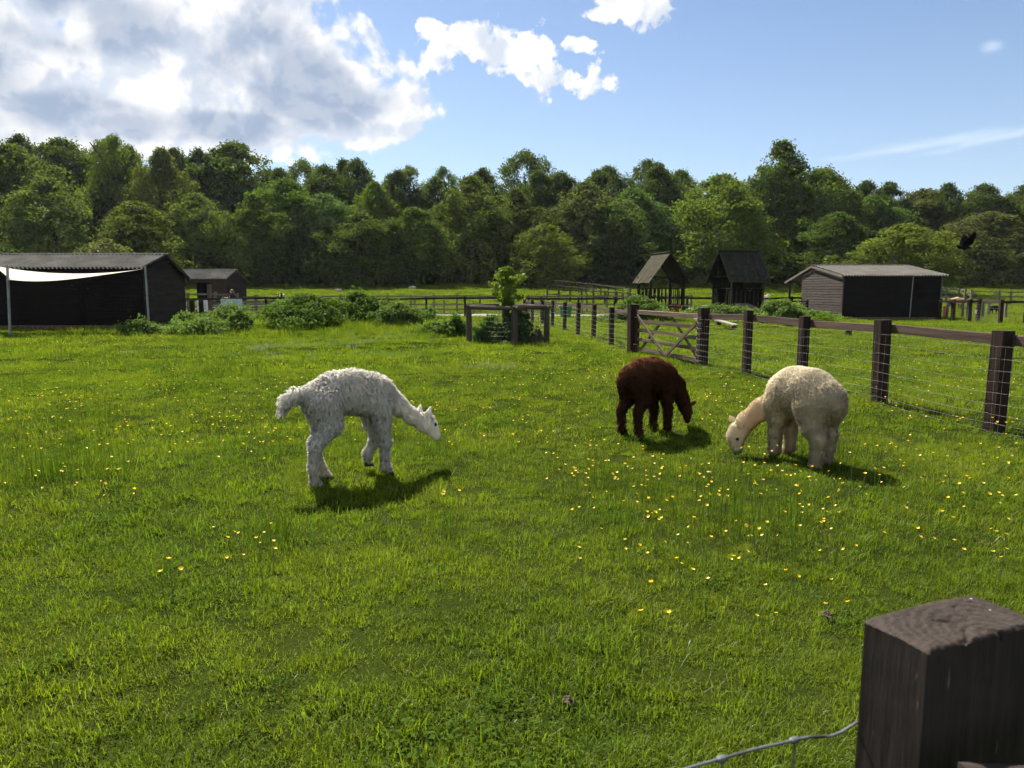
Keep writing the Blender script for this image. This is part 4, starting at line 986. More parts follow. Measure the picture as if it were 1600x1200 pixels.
# pale flowering shrub behind the long barn
b = W(165, 374, 44); base = on(b[0], 44)
shrub_tree('hawthorn_shrub', 'pale olive shrub showing above the long barn roof', base, b[2] - base[2], 2.6, .6, (.115, .125, .060), 41, .17)
def bush(name, label, px0, px1, pbase, ptop, colr, seed, leaf=.085, nc=60, per=150, prof='dome', depth=None, nettles=False, Y=None, group=None, mat='shrub', cr=(.2, .36)):
    g = G((px0 + px1) / 2, pbase); y = Y or g[1]; c = W((px0 + px1) / 2, pbase, y); base = on(c[0], y); hw = (px1 - px0) / 2 / FPX * y
    h = (W(px0, ptop, y)[2] - base[2]) * 1.18; hw *= 1.08; r = np.random.default_rng(seed); t = thing(name, label, 'plants' if nettles else 'bush', base, group)
    D = depth or hw
    V, F, tint, C = crown(r, h, 1.0, 0.02, prof, int(nc * 1.15), int(per * 1.3), leaf, (.15, .34) if hw > 1.5 else (.16, .34), .7, 1.0, 0, .05)
    # stretch plan to the bush's footprint while leaves keep their size
    cen = V.reshape(-1, 4, 3).mean(1); off = V.reshape(-1, 4, 3) - cen[:, None]; cen = cen * (hw, D, 1); V = (cen[:, None] + off).reshape(-1, 3)
    x, yy = V[:, 0] + base[0], V[:, 1] + base[1]; V = np.stack([x, yy, V[:, 2] + H(cen[:, 0].repeat(4) + base[0], cen[:, 1].repeat(4) + base[1])], 1)
    # young shoots standing clear of the outline
    ns = int(18 + 10 * hw * 2); j = r.choice(len(C), ns); sp = C[j] * (hw, D, 1) + r.normal(0, .12, (ns, 3)) * (1, 1, .3); ln = r.uniform(.15, .42, ns) * min(1, h)
    kk = np.repeat(np.arange(ns), 9); f = r.uniform(0, 1, len(kk)); dirs = r.normal(0, .35, (ns, 3)) + (0, 0, 1); SP = sp[kk] + dirs[kk] * (ln[kk] * f)[:, None] + (0, 0, .1) + r.normal(0, .03, (len(kk), 3))
    SN = r.normal(size=(len(kk), 3)) + (0, 0, .6); SN /= np.linalg.norm(SN, axis=1, keepdims=True); V2, F2 = leaf_quads(r, SP, SN, leaf * .85, .6)
    V2 = V2 + base; F = np.vstack([F, F2 + len(V)]); V = np.vstack([V, V2]); tint = np.concatenate([tint, np.repeat(r.uniform(.4, 1, len(kk)), 4)])
    mk('foliage', V, F, M[mat], t, attrs={'tint': tint}, color=tuple(q * (1.75 if nettles else 1.5) for q in colr))
    gg = Geo(); 
    for j in r.choice(len(C), min(22, len(C)), replace=False):
        e = C[j] * (hw, D, 1); f = np.array((e[0] * .75, e[1] * .75)); s = on(base[0] + f[0], base[1] + f[1], -.05); q = np.array((base[0] + e[0], base[1] + e[1], base[2] + e[2]))
        gg.add(tube([s, s * .4 + q * .6 + r.normal(0, .03, 3), q], [.012, .009, .004], 4))
    gg.mk('stems', M['stem'], t)
    return t
BG, NG = (.050, .082, .020), (.058, .088, .026)
bush('bramble_bush', 'largest dark green bramble thicket, left of centre in the middle distance', 402, 545, 522, 470, BG, 51, nc=90, per=170, depth=1.5)
bush('bramble_bush', 'bramble hump joined to the right end of the largest thicket', 505, 612, 510, 465, BG, 52, nc=70, per=160, depth=1.2, Y=28.5)
bush('bramble_bush', 'separate rounded nettle bush right of the large thicket', 585, 662, 522, 482, NG, 53, nc=60, per=150, depth=.9)
bush('bramble_bush', 'small low bush between rounded nettle bush and the fence post', 650, 694, 508, 488, NG, 54, nc=34, per=110)
bush('bramble_bush', 'small bush just left of the tree guard', 690, 732, 529, 500, BG, 55, nc=40, per=120)
bush('bramble_bush', 'little round weed clump left of the largest thicket', 355, 398, 524, 492, NG, 56, nc=40, per=110)
bush('nettle_patch', 'patch of nettles in front of the woman and pushchair', 300, 420, 508, 482, NG, 57, nc=46, per=80, nettles=True, depth=.9, Y=31)
bush('nettle_patch', 'ragged weeds below the braced dark gate', 250, 330, 520, 496, NG, 58, nc=36, per=70, nettles=True, depth=.8, Y=27.5)
bush('nettle_patch', 'weeds at the foot of the right sail pole', 175, 270, 522, 507, NG, 59, nc=34, per=60, nettles=True, depth=.7, Y=26)
bush('nettle_patch', 'low ragged weeds between the sail pole and the little weed clump', 255, 365, 522, 506, NG, 71, nc=50, per=55, nettles=True, depth=.8, Y=25.5)
bush('nettle_patch', 'low ragged weeds between the rounded nettle bush and the tree guard', 640, 735, 524, 508, NG, 72, nc=50, per=55, nettles=True, depth=.8, Y=25)
bush('nettle_patch', 'grey-green nettles between the gate and the mossy hut', 935, 1050, 503, 470, NG, 60, nc=80, per=130, nettles=True, depth=1.0, Y=34)
bush('nettle_patch', 'low nettles in front of the walkway between the huts', 1045, 1190, 503, 482, NG, 61, nc=80, per=110, nettles=True, depth=.9, Y=34)
bush('nettle_patch', 'tall nettle mound left of the right-hand barn', 1180, 1262, 520, 474, NG, 62, nc=80, per=140, nettles=True, depth=1.1, Y=31.5)
bush('nettle_patch', 'grassy weeds sloping down to the corner of the right-hand barn', 1240, 1310, 512, 490, (.060, .10, .02), 63, nc=50, per=110, nettles=True, depth=.9, Y=33)
bush('guard_shrub', 'leafy ivy shrub filling the left inside of the tree guard', 742, 800, 546, 504, (.050, .088, .022), 64, nc=50, per=120, leaf=.075, Y=guard_c[1])
bush('guard_shrub', 'dark ivy shrub inside the tree guard behind the middle post', 782, 836, 548, 494, (.034, .058, .018), 65, nc=60, per=140, leaf=.07, Y=guard_c[1] - .2)
bush('guard_shrub', 'dry grey lavender clump inside the tree guard at right', 828, 850, 546, 518, (.15, .145, .105), 66, nc=24, per=110, leaf=.05, Y=guard_c[1] - .1)
def sapling():
    base = on(guard_c[0] + .02, guard_c[1]); h = W(786, 417, guard_c[1])[2] - base[2]; r = np.random.default_rng(9)
    t = thing('young_tree', 'young bright green tree tied to a stake inside the guard', 'tree', base)
    V, F, tint, C = crown(r, h, .76, 1.05, 'open', 50, 34, .11, (.16, .30), .75, 1, 0, .02)
    V[:, 0] += .0
    mk('crown', V + base, F, M['shrub'], t, attrs={'tint': tint}, color=(.12, .175, .028))
    g = limbs(r, h, C, .032, 22, .85, .4); mk('trunk', np.vstack(g.V) + base, g.F, M['bark'], t, attrs={'grain': np.vstack(g.A)}, smooth=True)
    s = base + (-.14, -.16, 0); piece('stake', tube([s, s + (0, 0, 1.75)], .05, 10), M['roundwood'], t)
sapling()

# ------------------------------------------------------------------ grass
protos = bpy.data.collections.new('grass_kinds')
def tuft(name, r, n, rad, L, w, mat, lean=.45, flop=.5, clumpy=0):
    """a patch of blades; clumpy > 0 groups them into that many bunches of differing height and lie"""
    V, F, T = [], [], []
    if clumpy:
        cq = r.uniform(0, 6.28, clumpy); cr_ = rad * np.sqrt(r.uniform(0, 1, clumpy)); CC = np.stack([cr_ * np.cos(cq), cr_ * np.sin(cq)], 1); cl = r.uniform(.55, 1.5, clumpy) ** 1.3; cd = r.uniform(0, 6.28, clumpy); ct = r.uniform(0, 1, clumpy); sg = rad / math.sqrt(clumpy) * .62
    for _ in range(n):
        le = r.uniform(*L); a = r.uniform(0, 6.28); t = r.uniform()
        if clumpy:
            k = r.integers(clumpy); q = r.normal(0, sg, 2); b = np.array((CC[k, 0] + q[0], CC[k, 1] + q[1], -.01)); le *= cl[k]
            a = math.atan2(q[1], q[0]) + r.normal(0, .9) if r.uniform() < .6 else cd[k] + r.normal(0, .6); t = .5 * t + .5 * ct[k]
        else: q = r.uniform(0, 6.28); rr = rad * math.sqrt(r.uniform()); b = np.array((rr * math.cos(q), rr * math.sin(q), -.01))
        d = np.array((math.cos(a), math.sin(a), 0)); ln = abs(r.normal(0, lean)); fl = r.uniform(0, flop); s = np.array((-d[1], d[0], 0)) * w * r.uniform(.7, 1.2) / 2; tw = r.uniform(-.6, .6); s = s * math.cos(tw) + d * w / 2 * math.sin(tw)
        p1 = b + d * le * .45 * math.sin(ln) + (0, 0, le * .45 * math.cos(ln)); l2 = ln + fl; p2 = p1 + d * le * .35 * math.sin(l2) + (0, 0, le * .35 * math.cos(l2)); l3 = l2 + fl * 1.2; p3 = p2 + d * le * .3 * math.sin(l3) + (0, 0, le * .3 * math.cos(l3))
        k = len(V); V += [b - s, b + s, p1 - s * .9, p1 + s * .9, p2 - s * .6, p2 + s * .6, p3]; T += [t] * 7
        F += [(k, k + 1, k + 3, k + 2), (k + 2, k + 3, k + 5, k + 4), (k + 4, k + 5, k + 6)]
    me = mesh_from(name, np.array(V), F, {'tint': np.array(T)}, smooth=True); me.materials.append(mat)
    o = bpy.data.objects.new(name, me); protos.objects.link(o)
def broad(name, r, n, rad, size, mat, h=.03):
    P = np.stack([r.normal(0, rad * .5, n), r.normal(0, rad * .5, n), r.uniform(.01, h, n)], 1); N = r.normal(size=(n, 3)) * .45 + (0, 0, 1); N /= np.linalg.norm(N, axis=1, keepdims=True)
    V, F = leaf_quads(r, P, N, size, .7); me = mesh_from(name, V, F, {'tint': np.repeat(r.uniform(0, 1, n), 4)}); me.materials.append(mat)
    o = bpy.data.objects.new(name, me); protos.objects.link(o)
r_ = np.random.default_rng(3)
names = []
for k in range(5): tuft('g%02d' % k, r_, 520, .20, (.020, .056), .0032, M['grass'], .6, .7, 16)               # 0-4 close
for k in range(5, 9): tuft('g%02d' % k, r_, 420, .30, (.024, .060), .0052, M['grass'], .6, .6, 22)              # 5-8 middle
for k in range(9, 12): tuft('g%02d' % k, r_, 420, .60, (.035, .078), .012, M['grass'], .6, .6, 24)             # 9-11 far
for k in range(12, 14): tuft('g%02d' % k, r_, 320, 1.1, (.06, .12), .03, M['grass'], .5, .5, 20)               # 12-13 distant
for k in range(14, 16): broad('g%02d' % k, r_, 60, .14, .015, M['weed'], .05)                            # 14-15 broad leaved weeds
tuft('g16', r_, 22, .06, (.06, .13), .0045, M['grass'], .45, .8)                                          # 16-17 long tussock
tuft('g17', r_, 26, .07, (.06, .12), .0042, M['grass'], .55, .9)
tuft('g18', r_, 10, .10, (.05, .11), .0030, M['straw'], .8, .6)                                           # dry stalks
tuft('g19', r_, 60, .30, (.10, .24), .010, M['bluegrass'], .5, .7)                                        # blue-grey grass
tuft('g20', r_, 14, .22, (.22, .42), .006, M['weed'], .12, .15)                                           # tall upright stems
tuft('g21', r_, 30, .35, (.14, .30), .014, M['grass'], .4, .6)                                            # rough far tussock
def scatter():
    r = np.random.default_rng(11); XY, IDX, SC = [], [], []
    def fill(y0, y1, dens, ids, s=(.8, 1.25), mask=None, kx=.80, mx=2.0):
        st = 1 / math.sqrt(dens); ys = np.arange(y0, y1, st); xs_ = [np.arange(-(kx * q + mx), kx * q + mx, st) for q in ys]
        x = np.concatenate(xs_); y = np.concatenate([np.full(len(q), yy) for q, yy in zip(xs_, ys)]); n = len(x); x = x + r.uniform(-.55, .55, n) * st; y = y + r.uniform(-.55, .55, n) * st
        sc_ = r.uniform(*s, n) * (.72 + .75 * vnoise(x, y, .6, 3) * (.25 + .75 * vnoise(x, y, 1.9, 4)))
        if mask is not None: k = mask(x, y) > r.uniform(0, 1, n); x, y, sc_ = x[k], y[k], sc_[k]
        XY.append(np.stack([x, y], 1)); IDX.append(r.choice(ids, len(x))); SC.append(sc_)
    hole = lambda x, y: 1 - .92 * (((x > -22.5) & (x < -15.4) & (y > 29.9) & (y < 34)) | ((x > 18.7) & (x < 24.4) & (y > 40.5) & (y < 46.5)) | ((y > 45.8) & (y < 48) & (x > -8.5) & (x < 22)) | (((x + 10.3) / 1.3) ** 2 + ((y - 19.3) / .42) ** 2 < 1))
    fill(1.2, 4.2, 31, [0, 1, 2, 3, 4]); fill(4.2, 7.5, 19, [0, 1, 2, 3, 4], (.85, 1.3)); fill(7.5, 15, 9.5, [5, 6, 7, 8], (.85, 1.25))
    fill(15, 31, 3.2, [9, 10, 11], (.8, 1.2), hole); fill(31, 60, 1.6, [9, 10, 11], (1.1, 1.6), hole, .78, 3); fill(60, 97, .75, [12, 13], (.7, 1.1), None, .76, 3)
    cl = lambda x, y: np.clip((vnoise(x, y, .9, 8) * .6 + vnoise(x, y, .35, 9) * .4 - .56) * 6, 0, 1)
    fill(1.2, 9, 45, [14, 15], (.7, 1.3), cl); fill(9, 24, 14, [14, 15], (1.2, 2.2), cl)
    cl2 = lambda x, y: np.clip((vnoise(x, y, 1.4, 18) * .5 + vnoise(x, y, .5, 19) * .5 - .54) * 5, 0, 1)
    fill(1.2, 5, 75, [16, 17], (.5, .95), cl2); fill(5, 14, 34, [16, 17], (.5, 1.0), cl2); fill(1.2, 8, 12, [18], (.5, 1.0)); fill(8, 16, 3, [18], (.8, 1.3)); fill(14, 30, 1.2, [21], (.4, .8), cl2)
    def blob(px, py, rx, ry, n, ids, s):
        c = G(px, py); e = G(px + rx, py); f = G(px, py - ry); a = r.normal(0, .5, (n, 2)); x = c[0] + a[:, 0] * (e[0] - c[0]); y = c[1] + a[:, 1] * (f[1] - c[1])
        XY.append(np.stack([x, y], 1)); IDX.append(r.choice(ids, n)); SC.append(r.uniform(*s, n))
    for b in ((425, 546, 55, 12, 34), (545, 541, 90, 9, 46), (615, 535, 60, 8, 30), (520, 552, 40, 5, 10)): blob(*b, [19, 19, 21], (.4, .9))
    for b in ((775, 577, 45, 6, 40), (620, 556, 50, 5, 30)): blob(*b, [19, 21], (.35, .6))
    for b in ((300, 515, 150, 12, 420), (500, 524, 160, 8, 260), (680, 522, 90, 12, 220), (1150, 500, 200, 10, 200), (1010, 497, 60, 10, 80)): blob(*b, [21, 20, 21], (.5, 1.1))
    for b in ((75, 538, 110, 8, 45), (110, 565, 60, 10, 14), (200, 560, 90, 14, 24), (340, 590, 70, 12, 20), (60, 690, 90, 45, 26), (30, 760, 60, 40, 22), (120, 745, 70, 30, 16), (410, 660, 30, 15, 6), (705, 835, 14, 10, 4), (430, 860, 30, 15, 6), (1150, 820, 160, 60, 26), (1060, 760, 150, 30, 18), (1330, 720, 70, 30, 12), (590, 690, 90, 20, 14), (680, 705, 20, 14, 6)): blob(*b, [20], (.45, .95))
    XY = np.vstack(XY); IDX = np.concatenate(IDX); SC = np.concatenate(SC); n = len(XY); P = np.column_stack([XY, H(XY[:, 0], XY[:, 1])])
    rot = np.zeros((n, 3)); rot[:, 2] = r.uniform(0, 6.28, n); rot[:, 0] = r.normal(0, .05, n); rot[:, 1] = r.normal(0, .05, n)
    place_kinds('grass', protos, P, IDX, rot, np.repeat(SC[:, None], 3, 1), 'short sunlit meadow grass with weeds covering the whole paddock', 'grass')
    print('grass tufts', n)
scatter()

# ------------------------------------------------------------------ buttercups
def flower_geo(r, h, d=.019):
    g = Geo(); lean = r.normal(0, .03, 2); top = np.array((lean[0], lean[1], h)); g.add(tube([(0, 0, -.02), (lean[0] * .3, lean[1] * .3, h * .55), top], [.0016, .0014, .001], 4, False))
    nf = len(g.F); V, F = [], []; k0 = g.n; til = unit((r.normal(0, .35), r.normal(0, .35), 1)); a = unit(np.cross(til, (1, .2, 0))); b = np.cross(til, a)
    for i in range(5):
        q = 2 * math.pi * i / 5; o = math.cos(q) * a + math.sin(q) * b; s = -math.sin(q) * a + math.cos(q) * b; k = k0 + len(V)
        V += [top, top + o * d * .32 + s * d * .26 + til * d * .10, top + o * d * .58 + s * d * .16 + til * d * .28, top + o * d * .58 - s * d * .16 + til * d * .28, top + o * d * .32 - s * d * .26 + til * d * .10]; F.append((k, k + 1, k + 2, k + 3, k + 4))
    return np.vstack(g.V + [np.array(V)]), g.F + F, nf
def buttercups():
    r = np.random.default_rng(21); meshes = []
    for k in range(8):
        V, F, nf = flower_geo(r, .13 + .02 * k); me = mesh_from('buttercup', V, F); me.materials.append(M['stem']); me.materials.append(M['petal'])
        me.polygons.foreach_set('material_index', np.array([0] * nf + [1] * (len(F) - nf), np.int32)); meshes.append(me)
    zones = [  # px range, py range, how many, label
     ((900, 1345), (735, 800), 62, 'yellow buttercup in the dense drift before the cream alpaca'),
     ((925, 1330), (800, 872), 34, 'yellow buttercup in the middle of the meadow drift at right'),
     ((1000, 1310), (872, 962), 14, 'yellow buttercup scattered nearest the big corner post'),
     ((1255, 1420), (690, 765), 26, 'yellow buttercup on the shadow of the cream alpaca'),
     ((1420, 1600), (690, 860), 24, 'yellow buttercup below the netting fence at the right edge'),
     ((0, 200), (650, 770), 34, 'yellow buttercup among tall stems at the left edge'),
     ((340, 470), (812, 885), 12, 'yellow buttercup in the small cluster below the white alpaca'),
     ((690, 715), (782, 800), 3, 'yellow buttercup on the tall lone stems near the middle'),
     ((480, 700), (640, 700), 22, 'yellow buttercup under the belly and muzzle of the white alpaca'),
     ((220, 300), (870, 925), 3, 'lone yellow buttercup in the open grass, lower left'),
     ((1100, 1190), (590, 640), 40, 'yellow buttercup between the brown alpaca and the fence')]
    for (xa, xb), (ya, yb), n, lab in zones:
        for _ in range(n):
            k = int(r.integers(0, 8)); hh = .13 + .02 * k; px, py = r.uniform(xa, xb), r.uniform(ya, yb)
            if n > 20: px = px + 18 * math.sin(py * .15)
            g = G(px, py, hh); o = bpy.data.objects.new('buttercup', meshes[k]); col.objects.link(o)
            o.location = (g[0], g[1], h1(g[0], g[1])); o.rotation_euler = (r.normal(0, .14), r.normal(0, .14), r.uniform(0, 6.28)); q = r.uniform(.75, 1.15); o.scale = (q, q, q) if n != 3 else (1.1, 1.1, 1.3)
            tag(o, lab, 'buttercup', lab.replace('yellow buttercup', 'buttercups').replace('lone ', ''))
    Vs, Fs, mi, n0 = [], [], [], 0
    for (xa, xb), (ya, yb), n in (((0, 260), (522, 542), 170), ((0, 700), (545, 640), 150), ((700, 1000), (545, 600), 130), ((700, 960), (600, 700), 50), ((1100, 1600), (560, 660), 90), ((870, 1000), (520, 545), 30), ((150, 500), (640, 720), 30), ((1380, 1600), (540, 700), 40), ((850, 1250), (690, 745), 70), ((0, 450), (560, 700), 110), ((1200, 1600), (740, 860), 30)):
        for _ in range(n):
            hh = r.uniform(.08, .3); g = G(r.uniform(xa, xb), r.uniform(ya, yb), hh); V, F, nf = flower_geo(r, hh, .020); V = V + (g[0], g[1], h1(g[0], g[1]))
            Vs.append(V); Fs += [tuple(i + n0 for i in f) for f in F]; mi += [0] * nf + [1] * (len(F) - nf); n0 += len(V)
    me = mesh_from('distant_buttercups', np.vstack(Vs), Fs); me.materials.append(M['stem']); me.materials.append(M['petal']); me.polygons.foreach_set('material_index', np.array(mi, np.int32))
    o = bpy.data.objects.new('distant_buttercups', me); col.objects.link(o); tag(o, 'specks of far yellow buttercups spread over the meadow', 'buttercups', None, 'stuff')
buttercups()
def droppings():
    r = np.random.default_rng(4)
    for px, py, s, lab in ((1292, 960, .028, 'small brown dung clump left of the corner post'), (888, 1108, .022, 'dark dung clump low in the middle foreground')):
        g = G(px, py); V, F = [], []
        n, m = 12, 8
        for j in range(m + 1):
            for i in range(n):
                a, e = 2 * math.pi * i / n, math.pi * (j / m - .5); q = s * (1 + .25 * math.sin(3 * a + 5 * e) + r.normal(0, .12)); V.append((g[0] + q * math.cos(a) * math.cos(e), g[1] + q * math.sin(a) * math.cos(e), h1(g[0], g[1]) + .03 + q * .55 * math.sin(e)))
        F = [(j * n + i, j * n + (i + 1) % n, (j + 1) * n + (i + 1) % n, (j + 1) * n + i) for j in range(m) for i in range(n)]
        tag(mk('dung_clump' , V, F, M['soil'], loc=on(g[0], g[1]), smooth=False), lab, 'dung')
droppings()
# ------------------------------------------------------------------ animals and people: smooth bodies from blended limbs
def blend(prims, Pt):
    """distance field of tapered limbs, smoothly joined. prim = (a, b, ra, rb, k[, flatten y])"""
    D = None
    for q in prims:
        a, b, ra, rb, k = np.asarray(q[0], float), np.asarray(q[1], float), q[2], q[3], q[4]; sy = q[5] if len(q) > 5 else 1.0
        S = np.array((1, 1 / sy, 1)); pa = (Pt - a) * S; ba = (b - a) * S; bb = ba @ ba
        t = np.clip((pa @ ba) / bb, 0, 1) if bb > 1e-12 else np.zeros(pa.shape[:-1])
        d = np.linalg.norm(pa - t[..., None] * ba, axis=-1) - (ra + (rb - ra) * t)
        if D is None: D = d
        else: h = np.clip(.5 + .5 * (D - d) / k, 0, 1); D = D * (1 - h) + d * h - k * h * (1 - h)
    return D
def surface(prims, h, extra=None):
    """surface nets over the blended field -> verts, quads"""
    A = np.array([np.asarray(q[0], float) for q in prims] + [np.asarray(q[1], float) for q in prims]); rm = max(max(q[2], q[3]) for q in prims) + 2 * h + .03
    lo, hi = A.min(0) - rm, A.max(0) + rm; n = np.ceil((hi - lo) / h).astype(int) + 1
    gr = [lo[i] + h * np.arange(n[i]) for i in range(3)]; Pt = np.stack(np.meshgrid(*gr, indexing='ij'), -1)
    V = blend(prims, Pt)
    if extra is not None: V = V + extra(Pt)
    ins = V < 0; c = [ins[i:n[0] - 1 + i, j:n[1] - 1 + j, k:n[2] - 1 + k] for i in (0, 1) for j in (0, 1) for k in (0, 1)]
    s = sum(x.astype(int) for x in c); act = (s > 0) & (s < 8); I = np.argwhere(act); ids = -np.ones(act.shape, int); ids[tuple(I.T)] = np.arange(len(I))
    acc = np.zeros((len(I), 3)); cnt = np.zeros(len(I)); offs = [(i, j, k) for i in (0, 1) for j in (0, 1) for k in (0, 1)]
    for p in range(8):
        for q in range(p + 1, 8):
            if sum(abs(x - y) for x, y in zip(offs[p], offs[q])) != 1: continue
            va = V[tuple((I + offs[p]).T)]; vb = V[tuple((I + offs[q]).T)]; m = (va < 0) != (vb < 0); t = np.where(m, va / np.where(m, va - vb, 1), 0)
            pos = np.array(offs[p]) + t[:, None] * (np.array(offs[q]) - np.array(offs[p])); acc += pos * m[:, None]; cnt += m
    verts = lo + h * (I + acc / cnt[:, None]); F = []
    for ax in range(3):
        b, c2 = (ax + 1) % 3, (ax + 2) % 3
        sl0 = [slice(None)] * 3; sl1 = [slice(None)] * 3; sl0[ax] = slice(0, -1); sl1[ax] = slice(1, None)
        x0, x1 = ins[tuple(sl0)], ins[tuple(sl1)]; E = np.argwhere(x0 != x1); 
        E = E[(E[:, b] > 0) & (E[:, c2] > 0) & (E[:, b] < n[b] - 1) & (E[:, c2] < n[c2] - 1)]; fl = x0[tuple(E.T)]
        def cell(db, dc): q = E.copy(); q[:, b] += db; q[:, c2] += dc; return ids[tuple(q.T)]
        Q = np.stack([cell(-1, -1), cell(0, -1), cell(0, 0), cell(-1, 0)], 1); Q[~fl] = Q[~fl][:, ::-1]; F.append(Q)
    return verts, np.vstack(F)
def vert_normals(V, F):
    n = np.cross(V[F[:, 2]] - V[F[:, 0]], V[F[:, 3]] - V[F[:, 1]]); N = np.zeros_like(V)
    for k in range(4): np.add.at(N, F[:, k], n)
    return N / (np.linalg.norm(N, axis=1, keepdims=True) + 1e-9), np.linalg.norm(n, axis=1)
def lump(P, s, seed=0):
    x, y, z = P[:, 0] / s + seed, P[:, 1] / s - seed, P[:, 2] / s
    return (np.sin(x * 2.1 + 1.3 * np.sin(y * 1.7 + seed)) * np.sin(y * 2.3 + 1.1 * np.sin(z * 1.9)) + np.sin(z * 2.2 + 1.2 * np.sin(x * 1.6 + 2)) * np.sin(y * 1.3 - x)) * .5
def fleece(r, V, F, n, length, droop, width, colf, back=(-1, 0, 0), clump=14, curl=.25, back_amt=.25, spread=.35, tipc=.7, nj=.28):
    """locks of wool rooted on the body surface; length(P) in metres, droop(P) 0..1"""
    N, A = vert_normals(V, F); fi = r.choice(len(F), n, p=A / A.sum()); w = r.dirichlet((1, 1, 1, 1), n)
    P = (V[F[fi]] * w[..., None]).sum(1); Nn = (N[F[fi]] * w[..., None]).sum(1); Nn /= np.linalg.norm(Nn, axis=1, keepdims=True)
    L = length(P) * r.uniform(.7, 1.2, n); keep = L > .004; P, Nn, L = P[keep], Nn[keep], L[keep]; n = len(P)
    dr = droop(P)[:, None]; down = np.array((0, 0, -1.0)); dn = down - Nn * (Nn @ down)[:, None]
    nc = max(2, n // clump); ci = r.choice(n, nc, replace=False); kd = kdtree.KDTree(nc)
    for i, c in enumerate(ci): kd.insert(P[c], i)
    kd.balance(); own = np.array([kd.find(p)[1] for p in P]); c = ci[own]
    jit = r.normal(size=(nc, 3)) * spread; d0 = Nn * (1 - .72 * dr) + dn * dr * 1.05 + np.array(back) * back_amt + jit[own] * .5 + r.normal(size=(n, 3)) * .12
    d0 /= np.linalg.norm(d0, axis=1, keepdims=True)
    tip = P + d0 * L[:, None]; ctip = P[c] + d0[c] * L[c][:, None]; tip = tip + (ctip - tip) * (tipc * r.uniform(.4, 1, n))[:, None]
    g1 = P + (tip - P) * .4 + Nn * (L * .18)[:, None]; g2 = P + (tip - P) * .75 + Nn * (L * .14)[:, None]
    wv = np.cross(tip - P, Nn); wv /= np.linalg.norm(wv, axis=1, keepdims=True) + 1e-9; ph = r.uniform(0, 6.28, nc)[own]
    g1 += wv * (L * curl * .3 * np.sin(ph))[:, None]; g2 += wv * (L * curl * .3 * np.sin(ph + 2.2))[:, None]; tip = tip + wv * (L * curl * .25 * np.sin(ph + 4))[:, None] - (0, 0, 1) * (L * .12)[:, None] * dr
    side = np.cross(tip - P, r.normal(size=(n, 3)) * .6 + Nn); side /= np.linalg.norm(side, axis=1, keepdims=True) + 1e-9; wd = (width * r.uniform(.6, 1.3, n) / 2)[:, None]
    Q = np.stack([P - Nn * .004 - side * wd, P - Nn * .004 + side * wd, g1 - side * wd, g1 + side * wd, g2 - side * wd * .7, g2 + side * wd * .7, tip], 1)
    k = np.arange(n)[:, None] * 7; Q4 = np.concatenate([k + (0, 1, 3, 2), k + (2, 3, 5, 4)]); T3 = k + (4, 5, 6)
    Fq = [tuple(x) for x in Q4.tolist()] + [tuple(x) for x in T3.tolist()]
    colr = np.repeat(colf(P), 7, 0); tint = np.repeat(np.clip(.5 * r.uniform(0, 1, nc)[own] + .5 * r.uniform(0, 1, n), 0, 1), 7)
    nr = Nn + jit[own] * (nj / spread) + r.normal(size=(n, 3)) * nj * .7; nr /= np.linalg.norm(nr, axis=1, keepdims=True)
    return Q.reshape(-1, 3), Fq, colr, tint, np.repeat(nr, 7, 0)
def put(V, loc, yaw, s):
    c, q = math.cos(yaw), math.sin(yaw); V = np.asarray(V) * s
    return np.column_stack([V[:, 0] * c - V[:, 1] * q, V[:, 0] * q + V[:, 1] * c, V[:, 2]]) + loc
def ball(c, r, sx=1, n=10, m=6):
    V = [(c[0] + r * sx * math.cos(2 * math.pi * i / n) * math.cos(math.pi * (j / m - .5)), c[1] + r * math.sin(2 * math.pi * i / n) * math.cos(math.pi * (j / m - .5)), c[2] + r * math.sin(math.pi * (j / m - .5))) for j in range(m + 1) for i in range(n)]
    return np.array(V), [(j * n + i, j * n + (i + 1) % n, (j + 1) * n + (i + 1) % n, (j + 1) * n + i) for j in range(m) for i in range(n)]
def chain(pts, rad, k=.03, sy=1.0): return [(pts[i], pts[i + 1], rad[i], rad[i + 1], k, sy) for i in range(len(pts) - 1)]
def alpaca(name, label, loc, yaw, s, prims, colf, length, droop, feet, eyes, muz, nlocks, width, seed, hoofc=None, **kw):
    r = np.random.default_rng(seed); t = thing(name, label, 'alpaca', loc)
    V, F = surface(prims, .0125); N, _ = vert_normals(V, F); V = V + N * (lump(V, .035, seed) * .0035)[:, None]
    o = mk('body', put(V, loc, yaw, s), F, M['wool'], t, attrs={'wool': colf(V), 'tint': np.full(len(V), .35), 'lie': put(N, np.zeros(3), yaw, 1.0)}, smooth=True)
    Q, Fq, cc, ti, nr = fleece(r, V, F, nlocks, length, droop, width, colf, **kw)
    me = mesh_from('fleece', put(Q, loc, yaw, s) - loc, Fq, {'wool': cc, 'tint': ti, 'lie': put(nr, np.zeros(3), yaw, 1.0)})
    mk('fleece', None, None, M['wool'], t, mesh=me)
    for e in eyes: Ve, Fe = ball(e, .019); mk('eye', put(Ve, loc, yaw, s), Fe, M['eye'], t, smooth=True)
    for (fx, fy, fz, fa) in feet:       # two-toed feet
        for sd in (-1, 1):
            ca, sa = math.cos(fa), math.sin(fa); b0 = np.array((fx, fy, fz)) + np.array((-sa, ca, 0)) * .017 * sd; fwd = np.array((ca, sa, 0)) * .05
            pts = [b0 - fwd * .5 + (0, 0, .022), b0 + fwd * .3 + (0, 0, .022), b0 + fwd * 1.1 + (0, 0, .008)]; g = tube(pts, [.02, .018, .006], 7); mk('toe', put(g[0], loc, yaw, s), g[1], M['hoof'], t, attrs=None, smooth=True)
    return t
